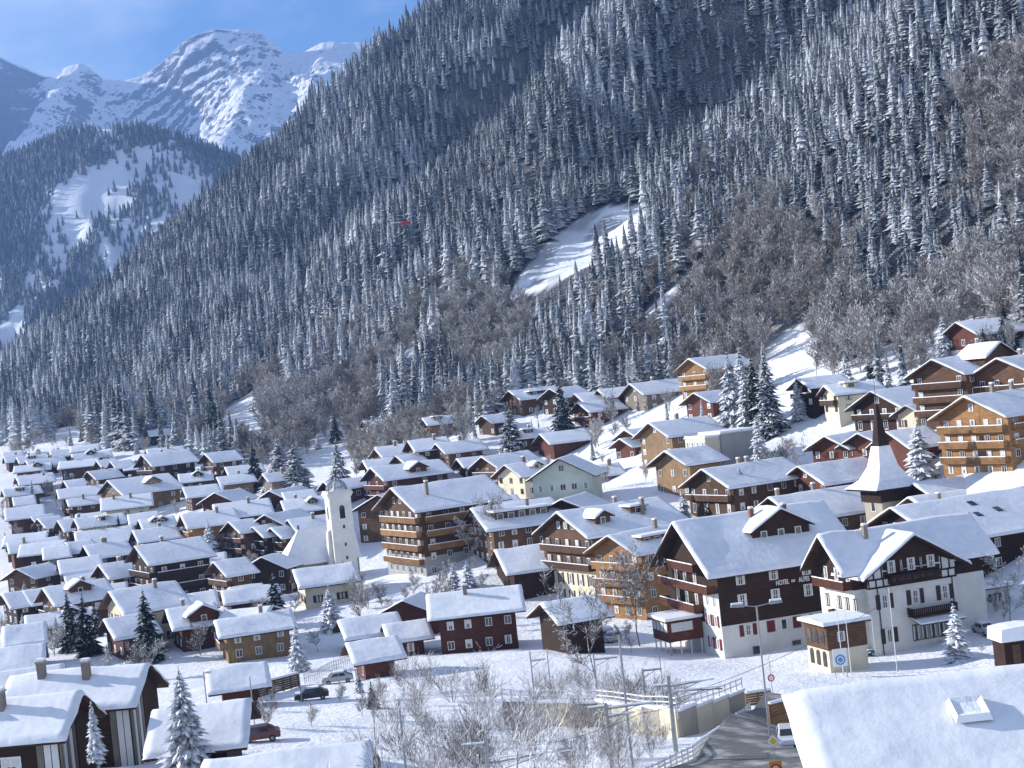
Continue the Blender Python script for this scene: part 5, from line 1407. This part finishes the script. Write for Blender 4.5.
# cream retaining wall of the railway cutting with a railing on top
W0, W1, W2, W3 = gp(505, 725), gp(600, 727), gp(680, 738), gp(745, 716)
wr = empty('retaining_wall', (W1[0], W1[1], hz(*W1))); tag(wr, 'cream concrete retaining wall of the railway cutting beside the road', 'wall')
wtop = lambda x, y: hz(*W1) + 2.6
pts_w = [W0, W1, W2, W3]
for a, b in zip(pts_w, pts_w[1:]):
    n_ = max(2, int(math.hypot(b[0] - a[0], b[1] - a[1]) / 2.4))
    for k in range(n_):
        p = (a[0] + (b[0] - a[0]) * k / n_, a[1] + (b[1] - a[1]) * k / n_); q_ = (a[0] + (b[0] - a[0]) * (k + 1) / n_, a[1] + (b[1] - a[1]) * (k + 1) / n_)
        ang = math.atan2(q_[1] - p[1], q_[0] - p[0]); l = math.hypot(q_[0] - p[0], q_[1] - p[1])
        zt = max(hz(*p), hz(*q_)) + 2.3
        m_ = MB(); m_.box(.03, l - .03, -.2, .25, -3.5, 0); o = m_.build('panel', M['cr' if k % 3 else 'conc'], wr)
        o.location = (p[0] - wr.location.x, p[1] - wr.location.y, zt - wr.location.z); o.rotation_euler = (0, 0, ang)
        m_ = MB(); m_.box(-.02, l + .02, -.3, .4, 0.01, .28); o2 = m_.build('coping', M['snow'], wr); o2.location = o.location; o2.rotation_euler = (0, 0, ang)
railing(pts_w, 'light railing with many posts on top of the cream retaining wall', 1.0, 1.0, 'frame', (.55, 1.0), base=lambda x, y: hz(x, y) + 2.5)
# timber board walls beside the road
def board_wall(px0, py0, px1, py1, hgt, nb, mat, label, dmin=80, name='board_wall', horiz=True):
    a, b = gp(px0, py0, dmin), gp(px1, py1, dmin)
    o = empty(name, (a[0], a[1], hz(*a)), math.atan2(b[1] - a[1], b[0] - a[0])); tag(o, label, 'fence')
    l = math.hypot(b[0] - a[0], b[1] - a[1]); dz = hz(*b) - hz(*a)
    hb = hgt / nb; rg = random.Random(int(px0))
    for k in range(nb):
        m_ = MB(); j = rg.uniform(-.02, .02)
        m_.add([(0, j, k * hb), (l, j, dz + k * hb), (l, j + .08, dz + k * hb), (0, j + .08, k * hb), (0, j, (k + 1) * hb - .03), (l, j, dz + (k + 1) * hb - .03), (l, j + .08, dz + (k + 1) * hb - .03), (0, j + .08, (k + 1) * hb - .03)],
               [(3, 2, 1, 0), (4, 5, 6, 7), (0, 1, 5, 4), (1, 2, 6, 5), (2, 3, 7, 6), (3, 0, 4, 7)]); m_.build('plank', M[mat], o)
    n = max(2, int(l / 2.5))
    for k in range(n + 1):
        m_ = MB(); x = l * k / n; z = dz * k / n; m_.box(x - .08, x + .08, .09, .25, z - 1.0, z + hgt + .05); m_.build('post', M[mat], o)
    m_ = MB(); m_.add([(0, -.06, hgt), (l, -.06, dz + hgt), (l, .28, dz + hgt), (0, .28, hgt), (0, 0, hgt + .22), (l, 0, dz + hgt + .22), (l, .22, dz + hgt + .22), (0, .22, hgt + .22)],
                      [(3, 2, 1, 0), (4, 5, 6, 7), (0, 1, 5, 4), (1, 2, 6, 5), (2, 3, 7, 6), (3, 0, 4, 7)]); m_.build('snow_cover', M['snow'], o)
board_wall(748, 706, 772, 702, 1.2, 5, 'lb', 'short yellow-brown board wall at the far end of the road')
board_wall(773, 732, 795, 726, 2.4, 8, 'lb', 'tall yellow-brown board wall behind the white car')
board_wall(243, 702, 300, 686, 1.7, 6, 'mb', 'dark board fence sloping up the snow at lower left', 110)
board_wall(233, 683, 262, 679, 1.4, 5, 'mb', 'short snow-topped board fence left of the sloping one', 110)
railing([gp(305, 684, 110), gp(330, 672, 110), gp(352, 664, 110)], 'pale snow-topped railing climbing beside the railway at lower left', 1.2, 1.0, 'frame', (.6, 1.15))

# ------------------------------------------------------------------ masts, lamps, signs
def mast(px, ptop, pbase, r, label, arms=(), cat='pole', name='pole', dmin=80, mat='metal', group=None):
    X, D, Z = hit(px, pbase, 0, dmin); hgt = (pbase - ptop) * D / F
    o = empty(name, (X, D, Z)); tag(o, label, cat, group)
    m_ = MB(); m_.tube((0, 0, -.6), (0, 0, hgt), r, r * .75, 8); m_.build('shaft', M[mat], o)
    for (fz, ln, dz) in arms:
        m_ = MB(); z = hgt * fz; m_.tube((0, 0, z), (ln, 0, z + dz), .07, .06, 6); m_.tube((0, 0, z - .7), (ln * .7, 0, z + dz * .7), .035, .035, 5); m_.build('arm', M[mat], o)
        m_ = MB(); m_.box(min(0, ln), max(0, ln), -.08, .08, max(0, dz) * 0 + z + .07 + dz * .5, z + .17 + dz * .5); m_.build('snow_cover', M['snow'], o)
    return o, hgt
mast(676, 676, 752, .20, 'thick railway mast with arms beside the road railing', ((.86, 3.6, .3), (.80, 4.2, -.2), (.88, -1.2, 0)), 'mast', 'railway_mast')
mast(613, 703, 775, .16, 'railway mast with a long arm in front of the retaining wall', ((.92, 3.4, .1), (.80, 2.0, .2), (.95, -1.3, 0)), 'mast', 'railway_mast')
mast(535, 651, 702, .09, 'thin dark pole on the sunlit snow left of the leaning tree', ((.8, 1.6, .1),))
mast(552, 648, 700, .06, 'thinnest pole beside the dark pole on the sunlit snow', ())
mast(599, 653, 708, .10, 'dark pole with an arm in front of the leaning frosted tree', ((.88, 2.4, 0),))
mast(633, 634, 770, .10, 'tallest thin pole in front of the retaining wall', ())
mast(648, 668, 722, .09, 'pole with a cross arm behind the tallest thin pole', ((.95, 1.8, 0),))
mast(664, 650, 700, .06, 'short sign pole on the snow below the hotel bay', ())
mast(208, 672, 715, .08, 'pale thin pole behind the big snowy spruce', ((.97, .9, .1),))
mast(255, 676, 728, .07, 'thin pole in front of the board fence at lower left', ())
mast(302, 666, 703, .07, 'thin pole at the end of the board fence at lower left', ())
mast(408, 700, 790, .10, 'grey post standing in the thicket', (), dmin=70)
mast(491, 738, 795, .16, 'railway mast with a white arm in the thicket', ((.9, -1.6, 0), (.55, 6.0, .5)), 'mast', 'railway_mast', dmin=70)
def wire(a, b, sag, label):
    A, B = Vector(a), Vector(b); m_ = MB(); n = 10
    P = [A.lerp(B, k / n) - Vector((0, 0, sag * 4 * (k / n) * (1 - k / n))) for k in range(n + 1)]
    for p, q in zip(P, P[1:]): m_.tube(p, q, .022, .022, 4)
    tag(m_.build('overhead_wire', M['dmetal']), label, 'wire', 'railway overhead wires')
rm_ = [o for o in scene.objects if o.name.startswith('railway_mast')]
tops = [Vector((o.location.x, o.location.y, o.location.z + max(v.co.z for v in o.children[0].data.vertices) * .86)) for o in rm_]
tops.sort(key=lambda v: v.x)
for k in range(len(tops) - 1):
    wire(tops[k] + Vector((2.5, 0, 0)), tops[k + 1] + Vector((2.5, 0, 0)), .4, f'thin overhead wire on the {("left", "right")[k % 2]} between the railway masts at the bottom')
wire(tops[-1] + Vector((2.5, 0, 0)), tops[-1] + Vector((26, 40, -2)), .5, 'thin overhead wire running from the thick mast past the road')
# double street lamp beside the road
o, hg = mast(771, 605, 745, .085, 'tall double-armed street lamp beside the road in front of the hotel', (), 'street lamp', 'street_lamp')
for s_ in (-1, 1):
    m_ = MB(); m_.tube((0, 0, hg - .05), (s_ * 1.1, -.1, hg + .12), .05, .04, 6); m_.build('arm', M['metal'], o)
    m_ = MB(); m_.prism([(s_ * 1.0, hg + .02), (s_ * 2.0, hg + .08), (s_ * 2.0, hg + .20), (s_ * 1.0, hg + .26)], -.22, .12, 1, 0); m_.box(min(s_ * 1.05, s_ * 1.95), max(s_ * 1.05, s_ * 1.95), -.2, .1, hg + .26, hg + .38, 1); m_.build('lamp_head', [M['metal'], M['snow']], o)
M['sg_y'] = m_plain('sign_yellow', (0.75, 0.48, 0.03), .5, 0, .05); M['sg_w'] = m_plain('sign_white', (0.8, 0.8, 0.78), .5, 0, .04); M['sg_r'] = m_plain('sign_red', (0.55, 0.03, 0.025), .5, 0, .05); M['sg_o'] = m_plain('sign_orange', (0.75, 0.30, 0.03), .5, 0, .05)
M['sg_b'] = m_plain('sign_blue', (0.12, 0.28, 0.52), .5, 0, .1)
def disc(mb, r, y0, y1, zc, m, n=20): mb.prism([(r * math.cos(2 * math.pi * k / n), zc + r * math.sin(2 * math.pi * k / n)) for k in range(n)], y0, y1, 1, m)
# priority-road diamond with a red and yellow panel below, close to the road
p = ray_at(773, 741, 99); gz = hz(p[0], p[1]); o = empty('road_sign', (p[0], p[1], gz), R(-2)); tag(o, 'yellow and white diamond priority sign on a post above a red-bordered sign', 'road sign')
zc = p[2] - gz
m_ = MB(); m_.tube((0, .06, -.5), (0, .06, zc + .45), .04, .04, 6); m_.build('post', M['metal'], o)
m_ = MB()
for (s_, y_, mi) in ((.46, 0, 0), (.43, -.012, 1), (.27, -.022, 2)):
    m_.prism([(0, zc - s_), (s_, zc), (0, zc + s_), (-s_, zc)], y_ - .01, y_ + .012 if mi == 0 else y_, 1, mi)
m_.build('diamond', [M['dmetal'], M['sg_w'], M['sg_y']], o)
m_ = MB(); z2 = zc - 1.75; m_.box(-.42, .42, -.02, .02, z2 - .55, z2 + .42, 0); disc(m_, .33, -.032, -.02, z2 - .1, 1); disc(m_, .23, -.042, -.032, z2 - .1, 2); m_.build('sign_board', [M['sg_o'], M['sg_r'], M['sg_w']], o)
# small round red sign on a slim pole
o, hg = mast(773, 655, 697, .04, 'slim pole with a round red-rimmed sign on the snow below the hotel', (), 'road sign', 'road_sign')
m_ = MB(); z2 = hg * .46; disc(m_, .38, -.10, -.07, z2, 0); disc(m_, .26, -.115, -.10, z2, 1); m_.build('sign_disc', [M['sg_r'], M['sg_w']], o)
# blue emblem board in front of the annex, flagpoles
p = ray_at(840, 658, 176); gz = hz(p[0], p[1]); o = empty('notice_board', (p[0], p[1], gz), R(6)); tag(o, 'pale notice board with a round blue emblem in front of the wooden annex', 'notice board')
z2 = p[2] - gz; m_ = MB(); m_.box(-.85, .85, -.03, .03, z2 - 1.0, z2 + 1.1); m_.build('board', M['sg_w'], o)
m_ = MB(); disc(m_, .62, -.05, -.03, z2 - .2, 0); disc(m_, .42, -.06, -.05, z2 - .2, 1); disc(m_, .3, -.07, -.06, z2 - .2, 0); m_.build('emblem', [M['sg_b'], M['sg_w']], o)
for x_ in (-.7, .7):
    m_ = MB(); m_.tube((x_, .06, -.6), (x_, .06, z2 - .95), .05, .05, 6); m_.build('post', M['metal'], o)
for (x_, t_, b_, lb) in ((838, 600, 660, 'left one of two white flagpoles in front of the annex'), (846, 598, 660, 'right one of two white flagpoles in front of the annex'), (890, 588, 640, 'white flagpole in front of the half-timbered gable')):
    pp = ray_at(x_ + 4, b_, 178); o = empty('flagpole', (pp[0], pp[1], hz(pp[0], pp[1]))); tag(o, lb, 'flagpole', 'white flagpoles')
    hh = -uv_of(x_ - 1, t_)[1] * 178 / F - o.location.z; m_ = MB(); m_.tube((0, 0, -.5), (0, 0, hh), .06, .04, 6); m_.build('shaft', M['frame'], o); m_ = MB(); m_.tube((0, 0, hh), (0, 0, hh + .15), .09, .03, 6); m_.build('finial', M['metal'], o)
# round cream wall sign of the dark building at the right
hb = HOUSES['dark wooden building with a vast blue roof holding three roof windows, at right']
p = ray_at(967, 572, 203); o = empty('hanging_sign', (p[0], p[1], p[2]), R(10)); tag(o, 'round cream sign with a dark figure beside the half-timbered house', 'sign')
M['sg_c'] = m_plain('sign_cream', (0.62, 0.52, 0.30), .6)
m_ = MB(); disc(m_, .62, -.05, .05, 0, 0); m_.build('disc', M['sg_c'], o); m_ = MB(); m_.box(-.16, .14, -.07, -.05, -.35, .10); m_.box(-.30, -.05, -.07, -.05, .02, .16); m_.box(.06, .24, -.07, -.05, -.30, -.18); disc(m_, .13, -.07, -.05, .24, 0, 10); m_.build('figure', M['sh_b'], o)
m_ = MB(); m_.tube((0, .0, .62), (0, .0, 1.2), .03, .03, 5); m_.tube((0, 0, 1.2), (-1.6, 1.6, 1.2), .04, .04, 5); m_.build('bracket', M['dmetal'], o)

# ------------------------------------------------------------------ cars
def car(loc, rz, paint, label, snowy=False):
    o = empty('parked_car', loc, rz); tag(o, label, 'car', 'cars parked in the village')
    prof_ = [(-2.0, .35), (-2.05, .62), (-1.95, .88), (-1.2, .95), (-.55, 1.42), (.9, 1.46), (1.65, 1.02), (1.98, .95), (2.05, .55), (2.0, .35)]
    m_ = MB(); n = len(prof_); vs = []
    for (yy, k) in ((-.84, .0), (-.70, 1.0), (.70, 1.0), (.84, .0)):
        for (x, z) in prof_:
            cab = max(0, (z - .95) / .5); y = yy
            if abs(yy) > .8: vs.append((x, yy * (1 - .16 * cab), z - .04 * (z > 1.2)))
            else: vs.append((x, yy * (1 - .14 * cab), z + (.03 if z > .9 else 0)))
    fs = []
    for a in range(3):
        for k in range(n): fs.append((a * n + k, a * n + (k + 1) % n, (a + 1) * n + (k + 1) % n, (a + 1) * n + k))
    fs += [tuple(range(n - 1, -1, -1)), tuple(range(3 * n, 4 * n))]
    m_.add(vs, fs); m_.build('body', paint, o)
    for (nm, x0, z0, x1, z1, w) in (('windscreen', -1.12, 1.02, -.62, 1.39, .60), ('rear_window', 1.02, 1.42, 1.56, 1.12, .60)):
        q = MB(); dx, dz = (-(z1 - z0), (x1 - x0)); l = math.hypot(dx, dz); dx, dz = dx / l * .035, dz / l * .035
        q.add([(x0 + dx, -w - .06, z0 + dz), (x0 + dx, w + .06, z0 + dz), (x1 + dx, w, z1 + dz), (x1 + dx, -w, z1 + dz)], [(0, 1, 2, 3), (3, 2, 1, 0)][:1]); q.build(nm, M['glass'], o)
    for s_ in (-1, 1):
        for (a, b) in ((-.95, .10), (.18, 1.05)):
            q = MB(); y0, y1 = s_ * .845, s_ * .735
            q.add([(a, y0, .98), (b, y0, .98), (min(b, .86), y1, 1.36), (max(a + .45, a) if a < 0 else a, y1, 1.36)], [(0, 1, 2, 3)]); q.build('side_window', M['glass'], o)
        q = MB(); q.box(-2.07, -1.98, min(s_ * .45, s_ * .76), max(s_ * .45, s_ * .76), .64, .80); q.build('headlight', M['sg_w'], o)
        q = MB(); q.box(2.0, 2.07, min(s_ * .5, s_ * .76), max(s_ * .5, s_ * .76), .68, .86); q.build('tail_light', M['sg_r'], o)
        for x in (-1.28, 1.28):
            q = MB(); q.tube((x, s_ * .66, .31), (x, s_ * .88, .31), .31, .31, 14); w_ = q.build('wheel', M['black'], o)
            q = MB(); q.tube((x, s_ * .87, .31), (x, s_ * .895, .31), .18, .17, 10); q.build('rim', M['metal'], w_)
    q = MB(); q.box(-2.075, -2.0, -.7, .7, .36, .52); q.build('bumper', M['black'], o)
    q = MB(); q.box(-2.085, -2.075, -.26, .26, .40, .50); q.build('number_plate', M['sg_w'], o)
    if snowy:
        q = MB(); q.box(-.5, .92, -.62, .62, 1.47, 1.62); q.box(-1.9, -1.25, -.72, .72, .96, 1.06); q.build('snow_cover', M['snow'], o)
    return o
def paint(name, c): 
    b = NB(name); b.b.inputs['Coat Weight'].default_value = .6; return b.done(c, .35, .5)
P_w, P_r, P_b, P_k, P_s = paint('white_paint', (.62, .63, .66)), paint('dark_red_paint', (.10, .015, .02)), paint('blue_paint', (.03, .10, .22)), paint('black_paint', (.02, .02, .025)), paint('silver_paint', (.38, .39, .41))
p = ray_at(790, 750, 113); car((p[0], p[1], hz(p[0], p[1]) + .2), R(82), P_w, 'white car coming along the road, half hidden by the near snow roof')
for (px, py, rz, pt, lb, dm) in ((258, 742, 12, P_r, 'dark red car parked beside the long shed at lower left', 90), (868, 655, 100, P_b, 'blue snow-topped car parked below the half-timbered house', 150), (970, 612, 100, P_b, 'light blue car parked near the white garage at right', 150), (985, 634, 100, P_s, 'silver snow-topped car in the yard at right', 150),
                                 (312, 700, 10, P_k, 'dark car beside the pale railing at lower left', 100), (338, 683, 10, P_s, 'snow-covered car parked by the houses near the railway', 120), (612, 642, 60, P_s, 'snow-covered car near the green container', 150), (655, 402, 20, P_k, 'tiny dark car on the snowy path high on the slope', 250)):
    X, D, Z = hit(px, py, 0, dm); car((X, D, Z + .02), R(rz), pt, lb, pt is not P_r)
# green container, small garage, snow-topped hut
X, D, Z = hit(605, 640, 0, 150); o = empty('container', (X, D, Z), R(12)); tag(o, 'small green container with a snow lid below the honey chalet', 'container')
M['gr'] = m_plain('green_paint', (.03, .16, .09), .5)
q = MB(); q.box(-1.1, 1.1, -.8, .8, -.6, 1.5); q.build('body', M['gr'], o); q = MB(); q.prism([(-1.3, 1.5), (1.3, 1.5), (1.15, 1.95), (-1.15, 1.95)], -.95, .95, 1); q.build('snow_cover', M['snow'], o); q = MB(); q.box(-.7, .7, -.84, -.8, .1, 1.2); q.build('door', M['gr'], o)
X, D, Z = hit(988, 606, 0, 150); o = empty('garage', (X, D, Z), R(17)); tag(o, 'small white garage with three narrow windows at right', 'garage')
q = MB(); q.box(-2.4, 2.4, -2, 2, -1.5, 2.6); q.build('wall', M['wh'], o); q = MB(); q.box(-2.7, 2.7, -2.3, 2.3, 2.6, 2.75, 0); q.box(-2.7, 2.7, -2.3, 2.3, 2.75, 3.2, 1); q.build('roof', [M['eave'], M['roof_snow']], o)
for k in range(3): window(o, -.9 + k * .8, -2.03, 1.4, 0, .45, 1.1, 'frame_d', None, 0)
p = ray_at(1016, 640, 165); o = empty('hut', (p[0], p[1], hz(p[0], p[1])), R(8)); tag(o, 'low dark hut under a thick block of snow at the right edge', 'hut')
hh = p[2] - o.location.z; q = MB(); q.box(-2.1, 2.4, -1.4, 1.4, -1.2, hh + .1); q.build('wall', M['db'], o); q = MB(); q.box(-2.4, 2.7, -1.7, 1.7, hh + .1, hh + .25, 0); q.prism([(-2.5, hh + .25), (2.8, hh + .25), (2.7, hh + 1.6), (1.0, hh + 1.8), (-1.0, hh + 1.75), (-2.35, hh + 1.6)], -1.75, 1.75, 1, 1); q.build('roof', [M['eave'], M['snow']], o)
q = MB(); q.box(-1.2, -.3, -1.44, -1.4, -1, hh - .2); q.build('door', M['mb'], o)

# ------------------------------------------------------------------ red helicopter over the slope
p = ray_at(404, 223, 640); o = empty('helicopter', p, R(8)); tag(o, 'small red and white helicopter hovering in front of the wooded mountainside', 'helicopter')
M['he_r'] = paint('helicopter_red', (.42, .02, .02)); M['he_w'] = paint('helicopter_white', (.7, .7, .7))
def loft(rings, n=10):          # rings: (x, cy, cz, ry, rz)
    m_ = MB(); vs = []
    for (x, cz, ry, rz) in rings:
        for k in range(n): a = 2 * math.pi * k / n; vs.append((x, ry * math.cos(a), cz + rz * math.sin(a)))
    fs = [(i * n + k, i * n + (k + 1) % n, (i + 1) * n + (k + 1) % n, (i + 1) * n + k) for i in range(len(rings) - 1) for k in range(n)]
    fs += [tuple(range(n - 1, -1, -1)), tuple(range((len(rings) - 1) * n, len(rings) * n))]
    m_.add(vs, fs); return m_
loft([(2.9, -.35, .1, .1), (2.5, -.25, .55, .5), (1.6, 0, .85, .85), (.3, .05, .9, .95), (-.9, .15, .7, .8), (-1.6, .35, .35, .4)]).build('cabin', M['he_r'], o, True)
loft([(-1.5, .38, .34, .36), (-4.5, .55, .2, .22), (-6.6, .62, .1, .12)]).build('tail_boom', M['he_w'], o, True)
m_ = MB(); m_.add([(-6.0, -.05, .6), (-6.7, -.05, .6), (-7.1, -.05, 1.8), (-6.6, -.05, 1.8), (-6.0, .05, .6), (-6.7, .05, .6), (-7.1, .05, 1.8), (-6.6, .05, 1.8)], [(0, 1, 2, 3), (7, 6, 5, 4), (0, 3, 7, 4), (1, 5, 6, 2), (3, 2, 6, 7), (0, 4, 5, 1)]); m_.build('tail_fin', M['he_r'], o)
m_ = MB(); m_.tube((0, 0, .9), (0, 0, 1.55), .12, .1, 8); m_.box(-.7, .7, -.4, .4, .85, 1.15); m_.build('rotor_mast', M['dmetal'], o)
for k in range(3):
    m_ = MB(); m_.box(.2, 5.2, -.16, .16, 1.50, 1.56); b_ = m_.build('rotor_blade', M['dmetal'], o); b_.rotation_euler = (0, 0, R(20 + 120 * k))
for k in range(2):
    m_ = MB(); m_.box(-.9, .9, -.14, -.10, -.08, .08); b_ = m_.build('tail_rotor_blade', M['dmetal'], o); b_.location = (-6.5, -.1, .75); b_.rotation_euler = (0, R(40 + 90 * k), 0)
for s_ in (-1, 1):
    m_ = MB(); m_.tube((2.0, s_ * 1.0, -1.35), (-1.6, s_ * 1.0, -1.35), .06, .06, 6); m_.tube((1.0, s_ * 1.0, -1.35), (1.0, s_ * .5, -.7), .05, .05, 5); m_.tube((-.8, s_ * 1.0, -1.35), (-.8, s_ * .5, -.6), .05, .05, 5); m_.build('skid', M['dmetal'], o)
m_ = MB(); m_.add([(2.62, -.42, -.1), (2.62, .42, -.1), (1.75, .62, .72), (1.75, -.62, .72)], [(0, 1, 2, 3)]); m_.build('windscreen', M['glass'], o)

# ------------------------------------------------------------------ the blue air between
hv = bpy.data.materials.new('haze_air'); hv.use_nodes = True; n_ = hv.node_tree; n_.nodes.clear()
vo = n_.nodes.new('ShaderNodeOutputMaterial'); pv = n_.nodes.new('ShaderNodeVolumePrincipled')
pv.inputs['Color'].default_value = (0.28, 0.50, 1.0, 1); pv.inputs['Density'].default_value = 0.00011; pv.inputs['Anisotropy'].default_value = 0.2
n_.links.new(pv.outputs[0], vo.inputs['Volume'])
m_ = MB(); m_.box(-3200, 1300, -200, 6000, -70, 1900); hb_ = m_.build('haze', hv); tag(hb_, kind='stuff')
